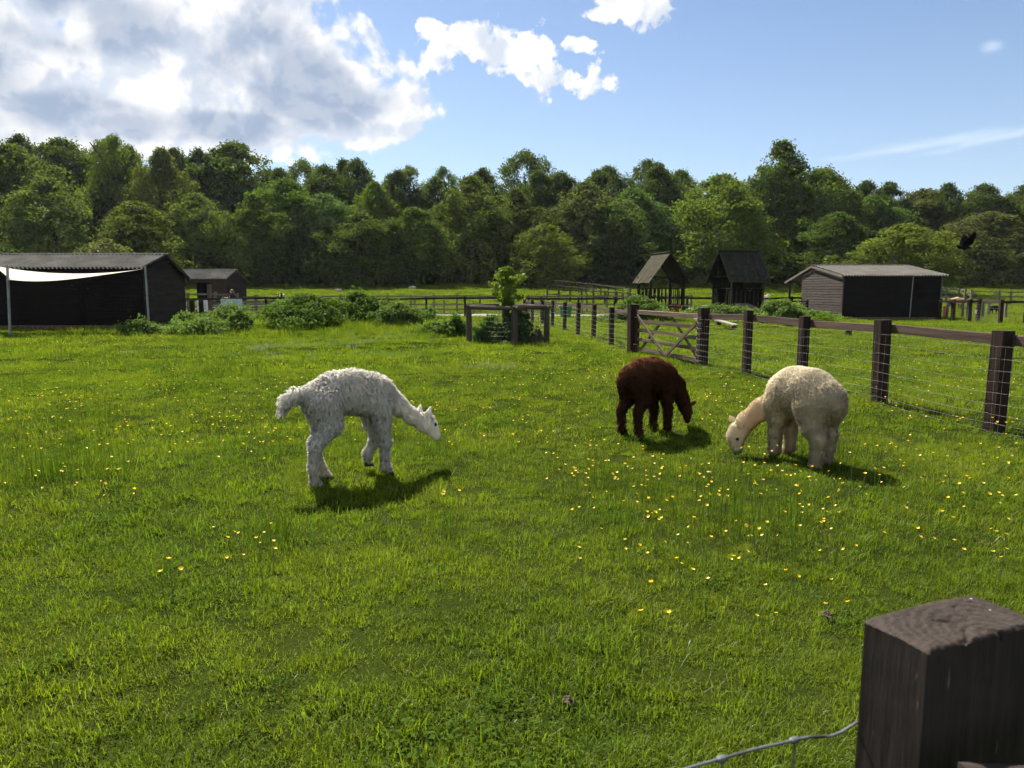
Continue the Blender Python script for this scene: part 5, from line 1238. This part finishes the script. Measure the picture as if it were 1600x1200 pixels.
def mixc(a, b, f): f = np.clip(f, 0, 1)[:, None]; return np.array(a) * (1 - f) + np.array(b) * f
def near(P, c, r): return np.clip(1 - np.linalg.norm(P - np.array(c), axis=1) / r, 0, 1)

# --- white suri alpaca: walking, head lowered forwards (x forward, y left)
def white_alpaca():
    pr = chain([(-.32, 0, .735), (-.16, 0, .785), (.02, 0, .79), (.20, 0, .755), (.29, 0, .715)], [.122, .134, .136, .126, .112], .06, .92)
    pr += [((-.05, 0, .715), (.18, 0, .685), .112, .125, .08), ((.22, 0, .665), (.32, 0, .675), .105, .08, .06)]
    pr += chain([(.28, 0, .73), (.44, 0, .615), (.60, 0, .485), (.72, 0, .405)], [.108, .080, .062, .056], .05)                       # neck
    pr += chain([(.725, 0, .41), (.785, 0, .375), (.825, 0, .325)], [.078, .073, .058], .03) + chain([(.825, 0, .325), (.868, 0, .258)], [.052, .043], .02)   # head, muzzle
    pr += [((.745, 0, .455), (.785, 0, .44), .035, .03, .03)]
    for y in (-1, 1): pr += chain([(.735, .05 * y, .455), (.733, .078 * y, .515), (.748, .086 * y, .57)], [.026, .027, .007], .012)
    pr += chain([(-.42, 0, .79), (-.52, 0, .78), (-.585, 0, .735), (-.62, 0, .66)], [.036, .032, .026, .018], .04)                  # tail
    # near (right) hind leg stretched back, far hind forward; near fore straight, far fore lifted
    pr += chain([(-.28, -.085, .70), (-.25, -.115, .53)], [.125, .085], .06) + chain([(-.25, -.115, .53), (-.40, -.12, .36), (-.43, -.12, .19), (-.42, -.12, .07), (-.385, -.12, .035)], [.074, .046, .033, .031, .030], .03)
    pr += chain([(-.28, .085, .70), (-.22, .115, .50)], [.115, .08], .06) + chain([(-.22, .115, .50), (-.30, .12, .34), (-.27, .12, .18), (-.225, .12, .07), (-.19, .12, .035)], [.068, .043, .033, .031, .030], .03)
    pr += chain([(.23, -.085, .64), (.23, -.10, .48)], [.10, .066], .05) + chain([(.23, -.10, .48), (.262, -.10, .30), (.255, -.10, .20), (.26, -.10, .09), (.29, -.10, .035)], [.056, .045, .036, .035, .031], .03)
    pr += chain([(.22, .085, .62), (.24, .10, .46)], [.09, .062], .05) + chain([(.24, .10, .46), (.28, .10, .31), (.19, .10, .17), (.19, .10, .11)], [.055, .046, .038, .028], .03)
    def colf(P):
        c = mixc((.90, .87, .80), (.68, .58, .46), np.clip((.38 - P[:, 2]) / .3, 0, .85) * (P[:, 0] < .5) * (.6 + .4 * lump(P, .06)))
        dk = near(P, (.885, 0, .245), .055) * 1.7; return c * (1 - np.clip(dk, 0, .85))[:, None]
    def length(P):
        L = np.full(len(P), .040); L = np.where(P[:, 2] < .45, .030, L); L = np.where(P[:, 2] < .28, .024, L); L = np.where((P[:, 0] < -.45) & (P[:, 2] > .45), .055, L)
        L = np.where((P[:, 0] > .36), .024, L); L = np.where((P[:, 0] > .46), .015, L); L = np.where(P[:, 0] > .70, .010, L); L = np.where(P[:, 0] > .79, .005, L)
        L = np.where((P[:, 2] < .06), .018, L); ear = (P[:, 0] > .69) & (P[:, 0] < .76) & (np.abs(P[:, 1]) > .045) & (P[:, 2] > .45); L = np.where(near(P, (.755, 0, .47), .07) > 0, .03, L); return np.where(ear, .006, L)
    def droop(P): return np.clip(.75 - .2 * (P[:, 2] > .85), 0, 1)
    loc = on(*((G(490, 768)[:2] + G(600, 734)[:2]) / 2 + (.03, .0)))
    return alpaca('alpaca', 'shaggy white alpaca grazing with head down to the right', loc, R(40), .99, pr, colf, length, droop,
        [(-.385, -.12, 0, 0), (-.19, .12, 0, 0), (.29, -.10, 0, 0), (.185, .10, .06, -.4)], [(.808, .066, .392), (.808, -.066, .392)], None, 46000, .0038, 1, clump=7, curl=.5, spread=.24, tipc=.75, nj=.3, back_amt=.15)
white_alpaca()
# --- brown alpaca, backlit, facing right and away
def brown_alpaca():
    pr = chain([(-.33, 0, .74), (-.15, 0, .785), (.06, 0, .78), (.27, 0, .735)], [.135, .152, .155, .135], .06, .95)
    pr += [((-.10, 0, .70), (.20, 0, .66), .128, .132, .08)]
    pr += chain([(.27, 0, .71), (0.505, 0, .56), (0.625, 0, .40), (0.685, 0, .28)], [.14, .105, .08, .07], .05)
    pr += chain([(0.690, 0, .275), (0.730, 0, .215), (0.745, 0, .15)], [.076, .066, .05], .03) + chain([(0.745, 0, .155), (0.750, 0, .09)], [.045, .035], .02) + [((0.735, 0, .305), (0.755, 0, .265), .03, .03, .03)]
    for y in (-1, 1): pr += chain([(0.725, .045 * y, .305), (0.775, .075 * y, .335), (0.825, .085 * y, .36)], [.023, .021, .005], .012)
    pr += chain([(-.42, 0, .76), (-.48, 0, .70), (-.50, 0, .60)], [.05, .045, .03], .04)
    for y, dx in ((-1, .02), (1, -.02)):
        pr += chain([(-.27, .085 * y, .64), (-.24 + dx, .115 * y, .47)], [.125, .085], .06) + chain([(-.24 + dx, .115 * y, .47), (-.34 + dx, .12 * y, .33), (-.335 + dx, .12 * y, .18), (-.32 + dx, .12 * y, .07), (-.285 + dx, .12 * y, .035)], [.070, .045, .034, .033, .030], .03)
    for y, dx in ((-1, .0), (1, -.04)):
        pr += chain([(.23, .085 * y, .58), (.22 + dx, .10 * y, .44)], [.10, .07], .05) + chain([(.22 + dx, .10 * y, .44), (.245 + dx, .10 * y, .28), (.24 + dx, .10 * y, .09), (.27 + dx, .10 * y, .035)], [.056, .044, .034, .030], .03)
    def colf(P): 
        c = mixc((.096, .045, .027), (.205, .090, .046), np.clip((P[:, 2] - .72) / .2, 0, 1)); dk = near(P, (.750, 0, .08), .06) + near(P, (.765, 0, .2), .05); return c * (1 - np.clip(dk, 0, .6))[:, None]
    def length(P):
        L = np.full(len(P), .036); L = np.where(P[:, 2] < .42, .038, L); L = np.where((P[:, 0] > .36) & (P[:, 2] < .62), .02, L); L = np.where((P[:, 0] > .62) & (P[:, 2] < .36), .009, L); L = np.where((P[:, 0] > .695) & (P[:, 2] < .24), .005, L); L = np.where((P[:, 2] < .06) & (P[:, 0] < .4), .018, L)
        return np.where((P[:, 0] > .745) & (P[:, 2] > .29), .005, L)
    def droop(P): return np.full(len(P), .68)
    loc = on(*((G(982, 684)[:2] + G(1042, 673)[:2]) / 2))
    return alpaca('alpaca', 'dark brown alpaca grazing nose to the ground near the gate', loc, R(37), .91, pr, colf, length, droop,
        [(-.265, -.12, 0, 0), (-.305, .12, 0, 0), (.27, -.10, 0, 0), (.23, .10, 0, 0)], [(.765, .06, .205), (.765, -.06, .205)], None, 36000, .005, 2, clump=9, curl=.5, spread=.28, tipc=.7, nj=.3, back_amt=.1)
brown_alpaca()
# --- cream huacaya alpaca from behind, facing left and away, neck turned left
def cream_alpaca():
    pr = chain([(-.26, 0, .70), (-.10, 0, .745), (.10, 0, .745), (.26, 0, .70)], [.19, .208, .208, .178], .07, 1.05)
    pr += [((-.16, 0, .67), (.20, 0, .65), .185, .18, .09), ((-.34, 0, .68), (-.30, 0, .63), .14, .14, .08)]
    hb = np.array
    pr += chain([(.26, .05, .62), (.42, .16, .50), (.49, .29, .37), (.50, .37, .27)], [.13, .105, .088, .082], .05)
    pr += chain([(.50, .37, .27), (.50, .415, .20), (.475, .425, .13)], [.092, .088, .066], .03) + chain([(.475, .425, .135), (.455, .42, .07)], [.055, .046], .02)
    pr += [((.51, .42, .29), (.51, .44, .25), .05, .045, .04)]
    for q in (-1, 1): 
        e = hb((.50, .39, .31)) + q * hb((-.06, .01, 0)); pr += chain([e, e + q * hb((-.022, .012, 0)) + (0.005, .04, .06), e + q * hb((-.028, .012, 0)) + (.01, .07, .115)], [.028, .026, .006], .012)
    pr += chain([(-.42, 0, .74), (-.465, 0, .66), (-.46, 0, .57)], [.055, .045, .03], .05)
    for y, dx in ((-1, .05), (1, -.06)):
        pr += chain([(-.24, .10 * y, .60), (-.23 + dx, .13 * y, .44)], [.155, .105], .07) + chain([(-.23 + dx, .13 * y, .44), (-.31 + dx, .125 * y, .32), (-.30 + dx, .12 * y, .18), (-.29 + dx, .12 * y, .07), (-.255 + dx, .12 * y, .035)], [.082, .060, .046, .044, .034], .03)
    for y, dx in ((-1, .05), (1, .0)):
        pr += chain([(.22, .10 * y, .56), (.22 + dx, .12 * y, .43)], [.125, .085], .06) + chain([(.22 + dx, .12 * y, .43), (.24 + dx, .12 * y, .28), (.235 + dx, .12 * y, .09), (.27 + dx, .12 * y, .035)], [.070, .056, .046, .035], .03)
    def colf(P):
        c = mixc((.90, .77, .54), (.92, .83, .63), np.clip((P[:, 2] - .6) / .3, 0, 1)); nk = (P[:, 0] > .30) & (P[:, 1] > .08)
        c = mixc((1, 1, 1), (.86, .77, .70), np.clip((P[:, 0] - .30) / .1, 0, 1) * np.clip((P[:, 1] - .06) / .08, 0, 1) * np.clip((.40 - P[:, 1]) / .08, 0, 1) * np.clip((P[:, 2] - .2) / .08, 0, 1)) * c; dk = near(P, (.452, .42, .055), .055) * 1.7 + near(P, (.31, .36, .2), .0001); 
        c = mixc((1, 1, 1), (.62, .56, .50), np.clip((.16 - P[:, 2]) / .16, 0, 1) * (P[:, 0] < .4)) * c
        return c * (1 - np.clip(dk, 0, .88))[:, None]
    def length(P):
        L = np.full(len(P), .028); L = np.where(P[:, 2] < .42, .026, L); nk = (P[:, 0] > .32) & (P[:, 1] > .10); L = np.where(nk, .012, L); L = np.where(nk & (P[:, 1] > .36) & (P[:, 2] < .20), .010, L)
        L = np.where((P[:, 2] < .05) & (P[:, 0] < .4), .012, L); return np.where(nk & (P[:, 1] > .405) & (P[:, 2] > .335), .005, L)
    def droop(P): return np.full(len(P), .18)
    loc = on(*((G(1272, 736)[:2] + G(1212, 714)[:2]) / 2 + (.09, .10)))
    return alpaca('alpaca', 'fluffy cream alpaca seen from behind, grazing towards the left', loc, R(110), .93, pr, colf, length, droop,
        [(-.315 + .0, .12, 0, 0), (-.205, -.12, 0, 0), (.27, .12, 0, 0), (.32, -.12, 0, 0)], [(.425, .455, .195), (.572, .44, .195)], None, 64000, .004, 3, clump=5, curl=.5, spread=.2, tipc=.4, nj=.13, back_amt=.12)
cream_alpaca()

def sheep(name, label, px, py, Y, yaw, colr, face, s=1.0, lying=False, graze=True, cat='sheep', thin=False, group=None):
    b = W(px, py, Y); loc = on(b[0], Y); dz = -.28 if lying else 0; k = .72 if thin else 1
    pr = chain([(-.35, 0, .55 + dz), (0, 0, .58 + dz), (.33, 0, .56 + dz)], [.22 * k, .26 * k, .22 * k], .08)
    hd = [(.40, 0, .58 + dz), (.58, 0, .36), (.68, 0, .12)] if graze else [(.38, 0, .62 + dz), (.52, 0, .82 + dz), (.68, 0, .80 + dz)]
    pr += chain(hd, [.13, .10, .06], .05)
    e = hd[1] if not graze else (.60, 0, .30)
    for y in (-1, 1): pr += chain([(e[0], .06 * y, e[2] + .05), (e[0] - .03, .17 * y, e[2] + .05)], [.03, .012], .02)
    if not lying:
        for x in (-.30, .30):
            for y in (-1, 1): pr += chain([(x, .12 * y, .45), (x + .02, .12 * y, .22), (x, .12 * y, .0)], [.09, .045, .04], .03)
    V, F = surface(pr, .035); n, _ = vert_normals(V, F); V = V + n * (lump(V, .09, 3) * (.018 if not thin else .004))[:, None]
    cc = np.tile(np.array(colr), (len(V), 1)); hm = (V[:, 0] > .50) | ((V[:, 2] < .30) & (not lying)); cc[hm] = face
    t = thing(name, label, cat, loc, group); mk('body', put(V, loc, yaw, s), F, M['wool'], t, attrs={'wool': cc, 'tint': np.full(len(V), .5), 'lie': put(vert_normals(V, F)[0], np.zeros(3), yaw, 1.0)}, smooth=True)
    return t
WS, TN = (.62, .58, .48), (.55, .40, .26)
sheep('sheep', 'white sheep with dark face standing beyond the pens, left of the brambles', 441, 458, 62, R(-80), WS, (.05, .045, .04), .9, graze=False)
sheep('sheep', 'grey sheep lying at the shade edge above the bramble bushes', 528, 449, 78, R(20), (.40, .38, .33), (.35, .33, .28), .62, lying=True)
sheep('sheep', 'pale sheep lying in tree shade above the small low bush', 645, 447, 82, R(165), (.46, .44, .36), (.4, .38, .3), lying=True, s=.72)
sheep('sheep', 'tan sheep grazing on the slope right of the barn', 1495, 473, 54, R(188), TN, (.05, .04, .03))
sheep('sheep', 'white sheep behind the dark-roofed hut, right side', 1191, 460, 58, R(10), WS, WS, graze=False)
sheep('sheep', 'white sheep lying beside the walkway between the huts', 1079, 478, 43.5, R(200), WS, (.1, .09, .08), lying=True)
sheep('goat', 'black goat grazing behind the dark fence at the right edge', 1553, 490, 48, R(10), (.02, .018, .016), (.02, .018, .016), .8, cat='goat', thin=True)
sheep('goat', 'russet goat with pale blaze looking out below the mossy hut', 1052, 478, 41.2, R(-70), (.22, .085, .03), (.34, .15, .06), .95, graze=False, cat='goat', thin=True)

def crow(name, label, loc, yaw, flying, s=1.0):
    t = thing(name, label, 'bird', loc)
    pr = chain([(-.17, 0, .0), (-.02, 0, 0), (.10, 0, .02), (.175, 0, .045)], [.022, .055, .05, .033], .03) + [((.18, 0, .045), (.255, 0, .035), .018, .004, .008)]
    if not flying: pr += chain([(0, .02, -.04), (.0, .02, -.13)], [.012, .007], .01) + chain([(0, -.02, -.04), (.0, -.02, -.13)], [.012, .007], .01)
    V, F = surface(pr, .011); V = V + (0, 0, .13 if not flying else 0); mk('body', put(V, loc, yaw, s), F, M['feather'], t, smooth=True)
    def blade(pts, name):
        a = np.array(pts, float); n = len(a); V = np.vstack([a, a - (0, 0.006, .006)]); F = [tuple(range(n)), tuple(range(2 * n - 1, n - 1, -1))] + [(i, (i + 1) % n, n + (i + 1) % n, n + i) for i in range(n)]
        mk(name, put(V + ((0, 0, .13) if not flying else (0, 0, 0)), loc, yaw, s), F, M['feather'], t)
    blade([(-.15, .02, .0), (-.30, .065, -.01), (-.335, .02, -.012), (-.34, -.02, -.012), (-.30, -.065, -.01), (-.15, -.02, 0)], 'tail')
    if flying:
        for y in (-1, 1):
            blade([(.085, .03 * y, .03), (.06, .12 * y, .14), (-.01, .20 * y, .27), (-.09, .25 * y, .385), (-.15, .27 * y, .40), (-.145, .245 * y, .36), (-.19, .25 * y, .36), (-.17, .22 * y, .31), (-.205, .215 * y, .29), (-.17, .17 * y, .21), (-.18, .13 * y, .13), (-.14, .07 * y, .06), (-.10, .03 * y, .02)], 'wing')
    else:
        for y in (-1, 1): blade([(.09, .045 * y, .03), (.0, .062 * y, .025), (-.14, .05 * y, .0), (-.25, .02 * y, -.015), (-.12, .056 * y, -.03), (.03, .058 * y, -.02)], 'wing')
crow('crow', 'black crow flying left with wings raised, over the right-hand barn', W(1506, 387, 20), R(176), True, 1.0)
p = W(1578, 524, 20.5); crow('crow', 'black crow standing in the grass behind the right edge of the fence', on(p[0], p[1]), R(150), False, 1.1)

def woman():
    loc = on(*X(363, 44.6)); yaw = R(185); s = 1.0; t = thing('person', 'person with tied-back fair hair in a black top, standing behind the blue board', 'person', loc)
    body = chain([(.0, 0, 1.40), (.01, 0, 1.48)], [.055, .05], .03) + chain([(.02, 0, 1.53), (.035, 0, 1.60)], [.085, .092], .03) + [((.10, 0, 1.545), (.125, 0, 1.53), .02, .012, .02)]
    for y in (-1, 1): body += chain([(.20, .15 * y, 1.10), (.36, .10 * y, 1.18), (.44, .08 * y, 1.22)], [.035, .03, .025], .02) + [((0, .09 * y, .10), (.0, .09 * y, .06), .05, .05, .02), ((0, .09 * y, .05), (.15, .09 * y, .035), .045, .035, .02)]
    body += chain([(0, 0, 1.42), (0, 0, .95)], [.11, .13], .05) + [((0, .09 * y, .92), (0, .09 * y, .1), .085, .05, .04) for y in (-1, 1)] + [((0, .16 * y, 1.36), (.2, .15 * y, 1.10), .05, .035, .03) for y in (-1, 1)]
    V, F = surface(body, .02); mk('body', put(V, loc, yaw, s), F, M['skin'], t, smooth=True)
    top = chain([(0, 0, 1.40), (0, 0, 1.2), (0, 0, .92)], [.135, .14, .15], .05) + [q for y in (-1, 1) for q in chain([(0, .13 * y, 1.39), (.02, .20 * y, 1.2), (.19, .155 * y, 1.10)], [.075, .065, .055], .04)]
    V, F = surface(top, .025); mk('top', put(V, loc, yaw, s), F, M['black'], t, smooth=True)
    tr = [q for y in (-1, 1) for q in chain([(0, .08 * y, .95), (.02, .09 * y, .5), (0, .09 * y, .1)], [.13, .095, .075], .04)]
    V, F = surface(tr, .025); mk('trousers', put(V, loc, yaw, s), F, M['denim'], t, smooth=True)
    hr = chain([(.0, 0, 1.63), (-.03, 0, 1.58)], [.10, .095], .04) + chain([(-.09, 0, 1.58), (-.14, 0, 1.48), (-.15, 0, 1.34)], [.05, .045, .02], .03)
    V, F = surface(hr, .02); mk('hair', put(V, loc, yaw, s), F, M['hair'], t, smooth=True)
woman()
def pushchair():
    loc = on(*X(340, 44.0)); t = thing('pushchair', 'dark folding pushchair with pale frame beside the tall pale post', 'pushchair', loc)
    def P(x, y, z): return loc + np.array((x, y, z))
    for y in (-.22, .22):
        piece('frame_tube', tube([P(-.50, y, .15), P(.1, y, .62), P(.50, y, 1.02)], .02, 6), M['white'], t); piece('frame_tube', tube([P(.42, y, .12), P(-.02, y, .55), P(-.3, y, .62)], .02, 6), M['white'], t)
        for x, r in ((-.5, .12), (.42, .14)):
            a = np.linspace(0, 2 * math.pi, 15); pts = [P(x + r * math.cos(q), y, .14 + r * math.sin(q)) for q in a]; w = piece('wheel', tube(pts, .025, 6, False), M['black'], t)
            piece('hub', tube([P(x, y - .03, .14), P(x, y + .03, .14)], .03, 8), M['white'], w)
    piece('handle', tube([P(.50, -.22, 1.02), P(.53, 0, 1.04), P(.50, .22, 1.02)], .022, 6), M['black'], t)
    piece('seat', beam(P(-.25, 0, .45), P(.12, 0, .40), .42, .08, side=(0, 1, 0)), M['denim'], t); piece('backrest', beam(P(.10, 0, .42), P(.33, 0, .88), .42, .07, side=(0, 1, 0)), M['denim'], t)
    n = 8; V = []; F = []
    for i in range(n + 1):
        q = math.pi * (.1 + .75 * i / n); 
        for y in (-.22, .22): V.append(P(.14 - .34 * math.cos(q), y, .72 + .32 * math.sin(q)))
    F = [(2 * i, 2 * i + 1, 2 * i + 3, 2 * i + 2) for i in range(n)]; V = np.array(V); m = len(V); V = np.vstack([V, V * 1.0 - (0, 0, .02)]); F += [tuple(m + k for k in reversed(f)) for f in F]
    mk('hood', V, F, M['black'], t, smooth=True)
pushchair()

# ------------------------------------------------------------------ air
def haze():
    """thin summer haze over the whole place; clouds and sky lie outside it"""
    x0, x1, y0, y1, z0, z1 = -1000, 1000, -400, 1300, -2.0, 46.0
    V = [(x, y, z) for z in (z0, z1) for y in (y0, y1) for x in (x0, x1)]
    F = [(0, 2, 3, 1), (4, 5, 7, 6), (0, 1, 5, 4), (2, 6, 7, 3), (0, 4, 6, 2), (1, 3, 7, 5)]
    m = bpy.data.materials.new('summer_haze'); m.use_nodes = True; nt = m.node_tree; nt.nodes.clear()
    v = nt.nodes.new('ShaderNodeVolumePrincipled'); v.inputs['Density'].default_value = .00008; v.inputs['Color'].default_value = (.86, .93, 1, 1); v.inputs['Anisotropy'].default_value = .2
    o = nt.nodes.new('ShaderNodeOutputMaterial'); nt.links.new(v.outputs[0], o.inputs['Volume'])
    tag(mk('haze', V, F, m), 'thin summer haze lying over the meadow and wood', 'haze', None, 'stuff')
haze()
